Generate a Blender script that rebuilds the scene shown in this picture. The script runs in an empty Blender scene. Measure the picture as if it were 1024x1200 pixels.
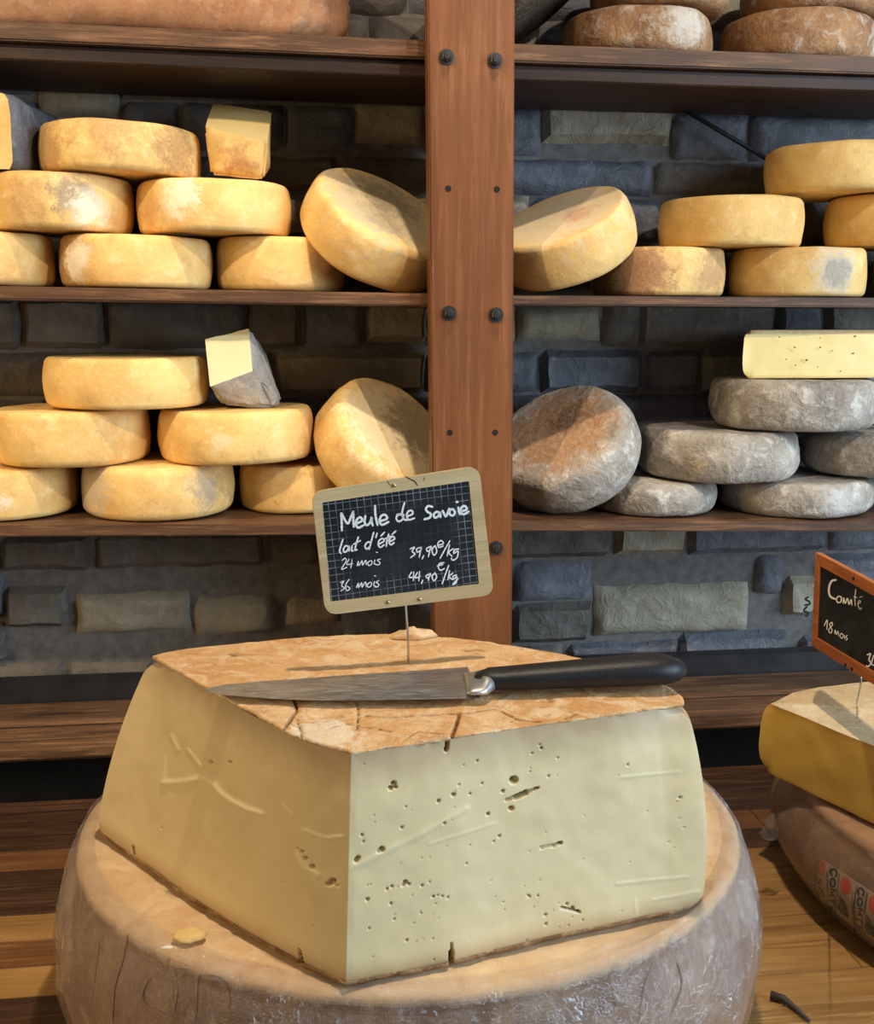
import bpy, bmesh, math, random
import numpy as np
from mathutils import Vector, Matrix, noise
from mathutils.bvhtree import BVHTree
random.seed(7)
C = bpy.context.scene.collection

# ---------------------------------------------------------------- camera
F, YH = 1320.0, 370.0                      # focal length and horizon row, for a 1024x1200 frame
PITCH = math.atan((600 - YH) / F)
YAW = math.atan(0.125)                     # looking a little to the right of the wall's normal
CAMZ = 0.625                               # camera above the counter top (z = 0)
cam = bpy.data.cameras.new('camera'); cam_o = bpy.data.objects.new('camera', cam); C.objects.link(cam_o)
cam.sensor_fit = 'HORIZONTAL'; cam.sensor_width = 36; cam.lens = 36 * F / 1024
cam.clip_start = 0.02
cam_o.location = (0, 0, CAMZ); cam_o.rotation_euler = (math.pi / 2 - PITCH, 0, -YAW)
bpy.context.scene.camera = cam_o
# ---------------------------------------------------------------- world, lamps, exposure
w = bpy.data.worlds.new('world'); bpy.context.scene.world = w; w.use_nodes = True
bg = w.node_tree.nodes['Background']; bg.inputs[0].default_value = (1.0, 0.92, 0.82, 1); bg.inputs[1].default_value = 0.13
vs = bpy.context.scene.view_settings
vs.view_transform = 'Standard'; vs.look = 'None'; vs.gamma = 1; vs.use_curve_mapping = False; vs.exposure = 0.0

def aim(o, target):
    o.rotation_euler = (Vector(target) - o.location).to_track_quat('-Z', 'Y').to_euler()
def spot(name, loc, target, watt, col, size, ang=60, blend=0.5):
    l = bpy.data.lights.new(name, 'SPOT'); l.energy = watt; l.color = col; l.shadow_soft_size = size
    l.spot_size = math.radians(ang); l.spot_blend = blend
    o = bpy.data.objects.new(name, l); C.objects.link(o); o.location = loc; aim(o, target); return o
def area(name, loc, target, watt, col, sx, sy):
    l = bpy.data.lights.new(name, 'AREA'); l.shape = 'RECTANGLE'; l.size = sx; l.size_y = sy; l.energy = watt; l.color = col
    o = bpy.data.objects.new(name, l); C.objects.link(o); o.location = loc; aim(o, target); return o
WARM = (1.0, 0.80, 0.55)
spot('ceiling_spot', (-1.05, 0.10, 1.75), (-0.42, 1.55, 0.86), 84, WARM, 0.025, 44, .35)
spot('ceiling_spot', (1.10, 0.00, 1.85), (0.46, 1.55, 0.84), 76, (1, 0.86, 0.70), 0.025, 46, .4)
spot('ceiling_spot', (0.30, 0.86, 2.1), (0.06, 1.0, 0.3), 88, (1, 0.82, 0.60), 0.03, 62, .5)
area('warm_left_fill', (-2.1, 0.42, 1.0), (0.0, 1.0, 0.3), 20, (1.0, 0.70, 0.33), 1.0, 1.0)  # added warm fill, set so it reaches only the wedge's left face
area('shop_window', (2.5, -0.30, 0.95), (0.2, 1.0, 0.3), 92, (0.62, 0.82, 1.0), 1.6, 1.6)

# ---------------------------------------------------------------- geometry helpers
cp, sp, cy_, sy_ = math.cos(PITCH), math.sin(PITCH), math.cos(YAW), math.sin(YAW)
CAM = Vector((0, 0, CAMZ))
def ray(px, py):
    u, v = (px - 512) / F, (py - 600) / F
    yc = cp - v * sp; zc = -sp - v * cp
    return Vector((u * cy_ + yc * sy_, -u * sy_ + yc * cy_, zc))
def U(px, py, z=None, y=None, d=None):
    r = ray(px, py)
    t = (z - CAMZ) / r.z if z is not None else (y / r.y if y is not None else d)
    return CAM + r * t
def W(xc, yc, z=0.0):                      # a point measured along the camera's heading
    return Vector((xc * cy_ + yc * sy_, -xc * sy_ + yc * cy_, z))
def on_plane(px, py, p0, n):
    r = ray(px, py); return CAM + r * ((p0 - CAM).dot(n) / r.dot(n))
def to_px(P):                              # numpy (n,3) -> (n,2)
    P = np.asarray(P, float); X = P[:, 0] * cy_ - P[:, 1] * sy_; Y = P[:, 0] * sy_ + P[:, 1] * cy_; Z = P[:, 2] - CAMZ
    dep = Y * cp - Z * sp; up = Y * sp + Z * cp
    return np.stack([512 + F * X / dep, 600 - F * up / dep], 1)

def tag(o, label=None, cat=None, group=None, kind=None):
    if label: o['label'] = label
    if cat: o['category'] = cat
    if group: o['group'] = group
    if kind: o['kind'] = kind
    return o
def link(name, me, mat=None, parent=None, smooth=True):
    o = bpy.data.objects.new(name, me); C.objects.link(o)
    if mat:
        for m in (mat if isinstance(mat, (list, tuple)) else [mat]): me.materials.append(m)
    if smooth:
        for p in me.polygons: p.use_smooth = True
    if parent: o.parent = parent
    return o
def mesh(name, verts, faces):
    me = bpy.data.meshes.new(name); me.from_pydata([tuple(v) for v in verts], [], faces); me.update(); return me
def bm_obj(name, bm, mat=None, parent=None, smooth=False):
    bmesh.ops.recalc_face_normals(bm, faces=bm.faces)
    me = bpy.data.meshes.new(name); bm.to_mesh(me); bm.free(); return link(name, me, mat, parent, smooth)
def empty(name, loc=(0, 0, 0), rz=0):
    o = bpy.data.objects.new(name, None); o.empty_display_size = 0.02; C.objects.link(o); o.location = loc; o.rotation_euler.z = rz; return o
def box_mesh(name, x0, x1, y0, y1, z0, z1, bevel=0.0, seg=1):
    bm = bmesh.new(); bmesh.ops.create_cube(bm, size=1)
    for v in bm.verts: v.co = Vector((x0 + (v.co.x + .5) * (x1 - x0), y0 + (v.co.y + .5) * (y1 - y0), z0 + (v.co.z + .5) * (z1 - z0)))
    if bevel: bmesh.ops.bevel(bm, geom=bm.edges[:], offset=bevel, segments=seg, affect='EDGES', clamp_overlap=True)
    bmesh.ops.recalc_face_normals(bm, faces=bm.faces)
    me = bpy.data.meshes.new(name); bm.to_mesh(me); bm.free(); return me
def nz(v, s=1.0, seed=0.0): return noise.noise(Vector(v) * s + Vector((seed, seed * 1.7, -seed)))
def catmull(pts, n=6, closed=False):
    P = [Vector(p) for p in pts]; out = []; m = len(P)
    rng = range(m) if closed else range(m - 1)
    for i in rng:
        p1, p2 = P[i], P[(i + 1) % m]
        p0 = P[i - 1] if (closed or i > 0) else p1 * 2 - p2
        p3 = P[(i + 2) % m] if (closed or i + 2 < m) else p2 * 2 - p1
        for k in range(n):
            t = k / n
            out.append(0.5 * ((2 * p1) + (p2 - p0) * t + (2 * p0 - 5 * p1 + 4 * p2 - p3) * t * t + (3 * p1 - p0 - 3 * p2 + p3) * t ** 3))
    if not closed: out.append(P[-1])
    return out
def tube(name, pts, r, mat, parent=None, seg=8, rfun=None):
    P = [Vector(p) for p in pts]; vs_, fs = [], []
    n = len(P)
    for i, p in enumerate(P):
        t = (P[min(i + 1, n - 1)] - P[max(i - 1, 0)]).normalized()
        a = t.cross(Vector((0, 0, 1)));  a = a.normalized() if a.length > 1e-3 else Vector((1, 0, 0)); b = t.cross(a)
        rr = rfun(i / (n - 1)) if rfun else r
        for k in range(seg):
            an = 2 * math.pi * k / seg; vs_.append(p + (a * math.cos(an) + b * math.sin(an)) * rr)
    for i in range(n - 1):
        for k in range(seg):
            fs.append((i * seg + k, i * seg + (k + 1) % seg, (i + 1) * seg + (k + 1) % seg, (i + 1) * seg + k))
    fs.append(tuple(range(seg))[::-1]); fs.append(tuple((n - 1) * seg + k for k in range(seg)))
    return link(name, mesh(name, vs_, fs), mat, parent)

# ---------------------------------------------------------------- materials
def srgb(r, g, b):
    f = lambda c: (c / 255 / 12.92) if c <= 10 else ((c / 255 + 0.055) / 1.055) ** 2.4
    return (f(r), f(g), f(b), 1)
class NT:
    def __init__(s, name):
        s.m = bpy.data.materials.new(name); s.m.use_nodes = True; s.t = s.m.node_tree; s.b = s.t.nodes['Principled BSDF']; s._c = None
    def n(s, typ, **kw):
        nd = s.t.nodes.new(typ)
        for k, v in kw.items():
            if k.startswith('i_'): nd.inputs[k[2:].replace('_', ' ')].default_value = v
            else: setattr(nd, k, v)
        return nd
    def l(s, a, b): s.t.links.new(a, b)
    def coord(s, which='Object', scale=(1, 1, 1), rot=(0, 0, 0), loc=(0, 0, 0)):
        if not s._c: s._c = s.n('ShaderNodeTexCoord')
        mp = s.n('ShaderNodeMapping'); mp.inputs['Scale'].default_value = scale; mp.inputs['Rotation'].default_value = rot; mp.inputs['Location'].default_value = loc
        s.l(s._c.outputs[which], mp.inputs[0]); return mp.outputs[0]
    def noise(s, scale, detail=4, rough=.55, vec=None, dist=0):
        nd = s.n('ShaderNodeTexNoise'); nd.inputs['Scale'].default_value = scale; nd.inputs['Detail'].default_value = detail
        nd.inputs['Roughness'].default_value = rough; nd.inputs['Distortion'].default_value = dist
        s.l(vec if vec is not None else s.coord(), nd.inputs['Vector']); return nd.outputs[0]
    def ramp(s, fac, a, b, ca=(0, 0, 0, 1), cb=(1, 1, 1, 1)):
        nd = s.n('ShaderNodeValToRGB'); e = nd.color_ramp.elements
        e[0].position = a; e[0].color = ca; e[1].position = b; e[1].color = cb
        s.l(fac, nd.inputs[0]); return nd.outputs[0]
    def mix(s, fac, a, b, mode='MIX'):
        nd = s.n('ShaderNodeMix', data_type='RGBA', blend_type=mode)
        for sock, v in ((0, fac), (6, a), (7, b)):
            if hasattr(v, 'is_output'): s.l(v, nd.inputs[sock])
            else: nd.inputs[sock].default_value = v
        return nd.outputs[2]
    def math(s, op, a, b=0.0):
        nd = s.n('ShaderNodeMath', operation=op)
        for i, v in enumerate((a, b)):
            if hasattr(v, 'is_output'): s.l(v, nd.inputs[i])
            else: nd.inputs[i].default_value = v
        return nd.outputs[0]
    def sep(s, vec):
        nd = s.n('ShaderNodeSeparateXYZ'); s.l(vec, nd.inputs[0]); return nd.outputs
    def dist_to(s, p, vec=None):
        nd = s.n('ShaderNodeVectorMath', operation='DISTANCE'); s.l(vec if vec is not None else s.coord(), nd.inputs[0]); nd.inputs[1].default_value = p
        return nd.outputs['Value']
    def done(s, col, rough=0.6, bumps=(), spec=0.4, **kw):
        if hasattr(col, 'is_output'): s.l(col, s.b.inputs['Base Color'])
        else: s.b.inputs['Base Color'].default_value = col
        if hasattr(rough, 'is_output'): s.l(rough, s.b.inputs['Roughness'])
        else: s.b.inputs['Roughness'].default_value = rough
        s.b.inputs['Specular IOR Level'].default_value = spec
        prev = None
        for h, strength, d in bumps:
            bn = s.n('ShaderNodeBump'); bn.inputs['Strength'].default_value = strength; bn.inputs['Distance'].default_value = d
            s.l(h, bn.inputs['Height'])
            if prev: s.l(prev, bn.inputs['Normal'])
            prev = bn.outputs[0]
        if prev: s.l(prev, s.b.inputs['Normal'])
        for k, v in kw.items(): s.b.inputs[k.replace('_', ' ')].default_value = v
        return s.m

def plain(name, col, rough=0.5, metal=0.0, n_scale=60, var=0.15, bump=0.0):
    t = NT(name); f = t.noise(n_scale)
    c = t.mix(t.ramp(f, .3, .7), tuple(x * (1 - var) for x in col[:3]) + (1,), tuple(min(1, x * (1 + var)) for x in col[:3]) + (1,))
    m = t.done(c, rough, [(f, bump, .001)] if bump else [])
    t.b.inputs['Metallic'].default_value = metal; return m

def wood(name, dark, mid, light, axis='X', scale=1.0, rough=0.55, stripes=0.0, worn=0.0, scr=0.25):
    t = NT(name)
    if axis == 'X': sc = (2.2 * scale, 38 * scale, 38 * scale)
    elif axis == 'Z': sc = (38 * scale, 38 * scale, 2.2 * scale)
    else: sc = (38 * scale, 2.2 * scale, 38 * scale)
    inf = t.n('ShaderNodeObjectInfo'); off = t.n('ShaderNodeVectorMath', operation='MULTIPLY'); 
    cmb = t.n('ShaderNodeCombineXYZ'); 
    for i in range(3): t.l(inf.outputs['Random'], cmb.inputs[i])
    t.l(cmb.outputs[0], off.inputs[0]); off.inputs[1].default_value = (31, 17, 23)
    add = t.n('ShaderNodeVectorMath', operation='ADD'); t.l(t.coord('Object', sc), add.inputs[0]); t.l(off.outputs[0], add.inputs[1])
    g = t.noise(1.0, 6, .6, add.outputs[0], .6)
    g2 = t.noise(4.5, 4, .7, add.outputs[0], .3)
    c = t.mix(t.ramp(g, .33, .62), dark, mid)
    c = t.mix(t.ramp(g2, .5, .75), c, light)
    blot = t.noise(7, 4, .6)
    c = t.mix(t.math('MULTIPLY', t.ramp(blot, .42, .62), .45), c, dark)
    scn = t.noise(3.2, 8, .75, add.outputs[0], 1.2)
    c = t.mix(t.math('MULTIPLY', t.ramp(scn, .63, .70), scr), c, tuple(min(1, x * 2.2 + .04) for x in light[:3]) + (1,))
    rg = t.math('ADD', t.math('MULTIPLY', g2, .3), rough - .15)
    return t.done(c, rg, [(g2, .35, .0015), (g, .2, .002)], .35)

def rind(name, base, shade, pale, brown, patches=(), seed=0.0, mottle=0.5, bump=0.35, brown_amt=.25, speck=.3, fine=260):
    """patches: (object-space point, radius, colour, threshold)"""
    t = NT(name); co = t.coord('Object', loc=(seed * 3.1, seed * 1.3, seed))
    n1 = t.noise(14, 4, .6, co); n2 = t.noise(45, 5, .65, co, .4); n3 = t.noise(fine, 3, .6, co)
    c = t.mix(t.ramp(n1, .35, .65), shade, base)
    c = t.mix(t.math('MULTIPLY', t.ramp(n2, .52, .72), mottle), c, pale)
    nb = t.noise(22, 5, .7, t.coord('Object', loc=(seed, 5.3, seed * 2)), .5)
    c = t.mix(t.math('MULTIPLY', t.ramp(nb, .56, .72), brown_amt), c, brown)
    for (pt, rad, colr, th) in patches:
        d = t.math('DIVIDE', t.dist_to(pt, t.coord()), rad * 1.45)
        k = t.math('SUBTRACT', t.math('ADD', t.math('MULTIPLY', t.noise(58, 6, .8, co), 1.7), th + .05), d)
        k2 = t.math('MULTIPLY', t.ramp(k, .0, .38), .85)
        c = t.mix(k2, c, colr)
    vo = t.n('ShaderNodeTexVoronoi'); vo.inputs['Scale'].default_value = 95; t.l(co, vo.inputs['Vector'])
    sk = t.ramp(vo.outputs['Distance'], .03, .12, (1, 1, 1, 1), (0, 0, 0, 1))
    sk = t.math('MULTIPLY', t.math('MULTIPLY', sk, t.ramp(n1, .5, .62)), speck)
    c = t.mix(sk, c, tuple(x * .25 for x in brown[:3]) + (1,))
    c = t.mix(t.math('MULTIPLY', t.ramp(n3, .35, .7), .18), c, pale)
    return t.done(c, .72, [(n3, bump * .7, .0012), (n2, bump, .004)], .3)

YEL = (srgb(238, 200, 126), srgb(216, 170, 98), srgb(246, 224, 172), srgb(150, 100, 52))
GRY = (srgb(176, 168, 156), srgb(122, 112, 102), srgb(222, 217, 208), srgb(122, 92, 58))
BRN = (srgb(176, 130, 84), srgb(128, 86, 52), srgb(212, 196, 176), srgb(96, 60, 34))
M = {}
M['post'] = wood('warm_post_wood', srgb(98, 60, 34), srgb(122, 76, 44), srgb(140, 92, 58), 'Z', .6, .42, scr=.06)
M['shelf'] = wood('dark_shelf_wood', srgb(66, 45, 31), srgb(106, 74, 50), srgb(150, 110, 78), 'X', 1, .5, scr=.35)
M['shelf_dark'] = wood('dark_beam_wood', srgb(34, 22, 16), srgb(58, 36, 25), srgb(80, 52, 36), 'X', 1, .55, scr=.1)
M['ledge'] = wood('worn_ledge_wood', srgb(66, 46, 33), srgb(120, 88, 62), srgb(164, 128, 94), 'X', 1, .45, scr=.45)
M['plankA'] = wood('block_wood_honey', srgb(140, 104, 60), srgb(186, 144, 88), srgb(212, 174, 118), 'X', .9, .42, scr=.3)
M['plankB'] = wood('block_wood_brown', srgb(94, 62, 38), srgb(140, 96, 60), srgb(176, 130, 86), 'X', .9, .42, scr=.3)
M['plankC'] = wood('block_wood_walnut', srgb(56, 38, 28), srgb(88, 62, 46), srgb(120, 90, 68), 'X', .9, .4, scr=.4)
M['steel_dark'] = plain('blackened_steel', (.10, .10, .105, 1), .35, .9, 120, .3)
M['steel'] = plain('brushed_steel', (.62, .62, .62, 1), .28, 1, 40, .1)
M['brass'] = plain('aged_rivet_metal', (.42, .34, .22, 1), .35, 1)
M['black'] = plain('matte_black', (.012, .012, .014, 1), .6)
M['hole'] = plain('drilled_hole_dark', (.01, .007, .005, 1), .9)
M['plinth_and_gap_shade'] = plain('black_plinth_and_gap_shade', (.02, .019, .02, 1), .45, 0, 20, .4)

def stone_mat(name, c1, c2, c3):
    t = NT(name)
    inf = t.n('ShaderNodeObjectInfo')
    g = t.coord('Object')
    n1 = t.noise(9, 5, .6, g, .5); n2 = t.noise(34, 7, .68, g, 1.0); n3 = t.noise(150, 4, .6, g)
    c = t.mix(t.ramp(n1, .35, .65), c1, c2); c = t.mix(t.math('MULTIPLY', t.ramp(n2, .52, .72), .6), c, c3)
    br = t.math('ADD', t.math('MULTIPLY', inf.outputs['Random'], .25), .72)
    hs = t.n('ShaderNodeHueSaturation'); t.l(c, hs.inputs['Color']); t.l(br, hs.inputs['Value'])
    return t.done(hs.outputs[0], .62, [(n3, .3, .002), (n2, .7, .008), (n1, .6, .014)], .45)
M['slate'] = stone_mat('blue_grey_stone', srgb(98, 100, 108), srgb(122, 124, 132), srgb(158, 160, 166))
M['taupe'] = stone_mat('taupe_stone', srgb(102, 95, 88), srgb(126, 118, 108), srgb(154, 146, 134))
M['beige'] = stone_mat('beige_stone', srgb(156, 147, 126), srgb(182, 172, 150), srgb(206, 198, 178))
M['mortar'] = plain('grey_mortar', srgb(112, 108, 104), .9, 0, 70, .25, .6)

# ---------------------------------------------------------------- the wall of stones
WALL_Y = 1.722
wall = link('wall_back', box_mesh('wall_back', -1.05, 1.30, WALL_Y + .012, WALL_Y + .16, -0.10, 1.35), M['mortar'], None, False)
tag(wall, kind='structure')
def stone_mesh(wd, ht, seed):
    nx, nzv = max(5, int(wd / .010)), max(4, int(ht / .010)); vs_, fs = [], []; tx, tz = random.uniform(-.04, .04), random.uniform(-.08, .10)
    for j in range(nzv + 1):
        for i in range(nx + 1):
            u, v = i / nx, j / nzv
            x = (u - .5) * wd; z = (v - .5) * ht
            e = min(u, 1 - u) * wd; e2 = min(v, 1 - v) * ht; ed = min(e, e2)
            x += .004 * nz((x, z, 1), 30, seed) * (1 if 0 < i < nx else 1.2); z += .004 * nz((x, z, 5), 24, seed + 3)
            k = noise.ridged_multi_fractal(Vector((x * 11 + seed, z * 14, seed)), 1.0, 2.0, 3, 0.9, 1.6)
            y = -.004 - .005 * min(1, ed / .007) * (1 + nz((x, z, 2), 20, seed)) - .0034 * k - .010 * nz((x, z, 0), 8, seed) + tx * x + tz * z
            if ed < 1e-6: y = .006
            vs_.append((x, y, z))
    for j in range(nzv):
        for i in range(nx):
            a = j * (nx + 1) + i; fs.append((a, a + 1, a + nx + 2, a + nx + 1))
    return mesh('stone', vs_, fs)
def add_stone(x0, x1, z0, z1, m, proud=0.0):
    o = link('stone', stone_mesh(x1 - x0, z1 - z0, random.uniform(0, 50)), m, wall, random.random() < .5)
    o.location = ((x0 + x1) / 2, WALL_Y + .008 - proud, (z0 + z1) / 2)
rnd = random.Random(21)
SPEC = [(415, 503, 113, 168, 'beige'), (430, 503, 352, 402, 'beige'), (85, 222, 700, 742, 'beige'), (225, 322, 704, 745, 'beige'), (333, 400, 704, 735, 'beige'),
        (700, 880, 690, 742, 'beige'), (640, 790, 118, 168, 'beige'), (40, 140, 97, 135, 'beige'), (608, 705, 358, 400, 'beige'),
        (925, 960, 678, 724, 'beige'), (0, 78, 690, 738, 'taupe'), (800, 925, 745, 788, 'slate')]
spec = []
for (a, b, c_, d_, m_) in SPEC:
    p, q = U(a, c_, y=WALL_Y - .01), U(b, d_, y=WALL_Y - .01); spec.append((p.x, q.x, q.z, p.z)); add_stone(p.x, q.x, q.z, p.z, M[m_], rnd.uniform(0, .004))
z = 0.02
while z < 1.24:
    h = rnd.choice([.055, .062, .07, .08]); x = -.86 + rnd.uniform(-.1, 0)
    while x < 1.12:
        wd = rnd.choice([.09, .13, .16, .19, .22, .26]) * rnd.uniform(.85, 1.15)
        x0, x1, z0, z1 = x + .0012, x + wd - .0012, z + .0012, z + h - .0012
        segs = [(x0, x1)]
        for (a, b, c_, d_) in spec:                      # leave room for the stones placed above
            if z1 > c_ and z0 < d_:
                ns = []
                for (s0, s1) in segs:
                    if s1 < a or s0 > b: ns.append((s0, s1)); continue
                    if a - s0 > .035: ns.append((s0, a - .002))
                    if s1 - b > .035: ns.append((b + .002, s1))
                segs = ns
        for (s0, s1) in segs:
            k = rnd.random(); warm_lit_side = x < 0.0
            m_ = 'slate' if k < (.30 if warm_lit_side else .72) else ('taupe' if k < .90 else 'beige')  # bluer stones on the right put the cool window light into colour
            add_stone(s0, s1, z0, z1, M[m_], rnd.uniform(-.002, .003))
        x += wd
    z += h
# black numerals on the pale stone
def ribbon(name, strokes, mapf, width, mat, parent, n=5, lift=0.0, wvar=0.0):
    """strokes in 2-D picture units -> flat ribbons laid on a surface by mapf(x, y, lift) -> world point"""
    vs_, fs = [], []
    for st in strokes:
        wd = width
        if isinstance(st, tuple) and isinstance(st[0], (int, float)) and isinstance(st[1], list): wd, st = st
        P = [Vector((a, b, 0)) for a, b in st]
        P = catmull(P, n) if len(P) > 2 else [P[0].lerp(P[1], t / 3) for t in range(4)]
        L = len(P); base = len(vs_)
        for i, p in enumerate(P):
            t = (P[min(i + 1, L - 1)] - P[max(i - 1, 0)]); t = t.normalized() if t.length > 1e-6 else Vector((1, 0, 0))
            nn = Vector((-t.y, t.x, 0)); k = wd * .5 * (1 + wvar * math.sin(i * 1.3 + len(vs_))) * (0.7 if i in (0, L - 1) else 1)
            for s in (-1, 1):
                q = p + nn * k * s - (t * wd * .3 if i == 0 else Vector()) + (t * wd * .3 if i == L - 1 else Vector())
                vs_.append(mapf(q.x, q.y))
        for i in range(L - 1): a = base + 2 * i; fs.append((a, a + 1, a + 3, a + 2))
    inv = parent.matrix_world.inverted() if parent else Matrix()
    me = mesh(name, [inv @ v for v in vs_], fs)
    return link(name, me, mat, parent)
def dot(x, y, r=4): return [(x - r * .5, y), (x + r * .5, y + .5)]
mp = lambda X, Y: U(860 + X / 5, 620 + Y / 5, y=WALL_Y - .026)
ribbon('painted_mark', [[(435, 398), (418, 410), (440, 425), (442, 440), (414, 446)], [(428, 455), (410, 472), (414, 482), (434, 490), (430, 508), (418, 510)]], mp, 12, M['black'], wall)

# ---------------------------------------------------------------- shelving
SY0, SY1 = 1.49, WALL_Y - .018
# (name, px/py of top front edge at left and right, thickness, label)
def sloped_board(name, pa, pb, th, y0, y1, mat, label, cat, group=None, xl=None, xr=None, under=0.0):
    """a board whose top front edge runs through two sightings; its ends at world x = xl, xr"""
    A, B = U(*pa, y=y0), U(*pb, y=y0); L = B.x - A.x; sl = (B.z - A.z) / L
    org = Vector((A.x + (xl - A.x), y0, A.z + sl * (xl - A.x)))
    ln = (xr - xl) * math.sqrt(1 + sl * sl)
    root = empty(name, org); root.rotation_euler.y = -math.atan(sl)
    b = link('board', box_mesh('board', 0, ln, 0, y1 - y0, -th, 0, .002, 2), mat, root, False)
    if under:
        link('under_beam', box_mesh('under_beam', 0, ln, .012, y1 - y0, -th - under, -th - .0005, .002, 1), M['shelf_dark'], root, False)
    tag(root, label, cat, group)
    return lambda x: org.z + sl * (x - org.x)
PY0 = 1.452; PB = 1.488
pl, pr = U(505, 345, y=PY0).x, U(602, 345, y=PY0).x
xL, xR = -0.80, 1.02
xc = (pl + pr) / 2
DIV = .005
G1 = 'dark wooden shelf boards'
zt_l = sloped_board('shelf', (0, 24), (500, 47), .022, SY0, SY1, M['shelf'], 'top left dark wooden shelf under the huge cut cheese', 'shelf', G1, xL, xc - DIV - .001, .020)
zt_r = sloped_board('shelf', (605, 51), (1024, 66), .022, SY0, SY1, M['shelf'], 'top right dark wooden shelf under the crusty brown cheeses', 'shelf', G1, xc + DIV + .001, xR, .020)
zm_l = sloped_board('shelf', (0, 335), (505, 344), .017, SY0, SY1, M['shelf'], 'thin middle left shelf board carrying yellow cheese wheels', 'shelf', G1, xL, xc - DIV - .001)
zm_r = sloped_board('shelf', (605, 346), (1024, 349), .013, SY0, SY1, M['shelf'], 'thin middle right shelf board carrying yellow cheese wheels', 'shelf', G1, xc + DIV + .001, xR)
zl_l = sloped_board('shelf', (0, 616), (508, 614), .015, SY0, SY1, M['shelf'], 'lowest left shelf board, lit along its edge, with yellow wheels', 'shelf', G1, xL, xc - DIV - .001)
zl_r = sloped_board('shelf', (605, 611), (1024, 612), .014, SY0, SY1, M['shelf'], 'lowest right shelf board carrying grey mouldy cheeses', 'shelf', G1, xc + DIV + .001, xR)

# the ledge beneath the shelves
LZ = U(0, 878, y=1.49).z
def ledge_piece(name, y0, y1, z0, z1, mat, parent, bev=.003):
    A = U(0, 880, y=1.49); B = U(1000, 863, y=1.49)
    return link(name, box_mesh(name, xL, xR, y0, y1, z0, z1, bev, 2), mat, parent, False)
ledge = empty('wooden_ledge', (0, 0, 0))
ledge_piece('front_board', 1.492, 1.575, LZ - .021, LZ, M['ledge'], ledge, .004)
ledge_piece('back_board', 1.577, 1.665, LZ - .016, LZ + .003, M['ledge'], ledge, .002)
ledge_piece('bead_strip', 1.566, 1.580, LZ + .0005, LZ + .006, M['ledge'], ledge, .002)
ledge_piece('plinth', 1.668, 1.702, LZ - .012, LZ + .034, M['plinth_and_gap_shade'], ledge, .002)
tag(ledge, 'low worn brown wooden ledge running along the foot of stone wall', 'ledge')
bk = link('gap_shade_panel', box_mesh('gap_shade_panel', xL, xR, 1.60, 1.70, -.12, LZ - .022), M['plinth_and_gap_shade'], None, False)  # added black sheet; the dark of the open gap is put into its colour
tag(bk, 'black panel added as the shade in the gap under the low wooden ledge', 'panel')

# upright post and the divider behind it
def quad_prism(name, corners, y0, y1, mat, parent, bevel=.002):
    bm = bmesh.new(); f = [bm.verts.new((x, y0, z)) for x, z in corners]; b = [bm.verts.new((x, y1, z)) for x, z in corners]
    bm.faces.new(f); bm.faces.new(b[::-1]); n = len(corners)
    for i in range(n): bm.faces.new((f[i], f[(i + 1) % n], b[(i + 1) % n], b[i]))
    bmesh.ops.bevel(bm, geom=bm.edges[:], offset=bevel, segments=2, affect='EDGES')
    return bm_obj(name, bm, mat, parent)
post = empty('wooden_post', (xc, PY0, LZ + .005))
a, b = U(500.5, -60, y=PY0), U(603.5, -60, y=PY0); c_, d_ = U(509.2, 810, y=PY0), U(600, 810, y=PY0)
pm = quad_prism('board', [(a.x - xc, a.z - post.location.z), (b.x - xc, b.z - post.location.z), (d_.x - xc, .001), (c_.x - xc, .001)], 0, PB - PY0, M['post'], post)
for k, px in enumerate((533, 560)):                      # faint glue lines of the laminated post: shallow beads
    pass
div = link('divider_board', box_mesh('divider_board', xc - DIV, xc + DIV, PB + .001, SY1, LZ + .008, U(550, -60, y=PY0).z, .001), M['shelf'], None, False)
tag(div, 'narrow dark upright board hidden behind the wooden post', 'board')
def bolt(px, py):
    p = U(px, py, y=PY0)
    bm = bmesh.new()
    bmesh.ops.create_cone(bm, cap_ends=True, segments=20, radius1=.0095, radius2=.0095, depth=.0016, matrix=Matrix.Translation((0, -.0008, 0)) @ Matrix.Rotation(math.pi / 2, 4, 'X'))
    wsh = bm_obj('bolt', bm, M['steel_dark'], post); wsh.location = (p.x - xc, 0, p.z - post.location.z)
    bm = bmesh.new()
    bmesh.ops.create_cone(bm, cap_ends=True, segments=6, radius1=.0072, radius2=.0066, depth=.006, matrix=Matrix.Translation((0, -.0046, 0)) @ Matrix.Rotation(math.pi / 2, 4, 'X'))
    bmesh.ops.bevel(bm, geom=bm.edges[:], offset=.0006, segments=1, affect='EDGES')
    bm_obj('nut', bm, M['steel_dark'], wsh)
    bm = bmesh.new()
    bmesh.ops.create_cone(bm, cap_ends=True, segments=16, radius1=.0045, radius2=.0038, depth=.003, matrix=Matrix.Translation((0, -.009, 0)) @ Matrix.Rotation(math.pi / 2, 4, 'X'))
    bm_obj('bolt_end', bm, M['steel_dark'], wsh, False)
for px, py in ((523, 67), (580, 71), (526, 367), (581, 369), (581, 642), (527, 640)): bolt(px, py)
for px, py in ((525, 221), (582, 222), (527, 507), (580, 507)):
    p = U(px, py, y=PY0); bm = bmesh.new()
    bmesh.ops.create_cone(bm, cap_ends=True, segments=16, radius1=.0040, radius2=.0040, depth=.0022, matrix=Matrix.Translation((0, .0008, 0)) @ Matrix.Rotation(math.pi / 2, 4, 'X'))
    o = bm_obj('peg_hole_shade', bm, M['hole'], post); o.location = (p.x - xc, 0, p.z - post.location.z)  # dark discs on the face; the drilled holes' shade is in their colour
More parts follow.
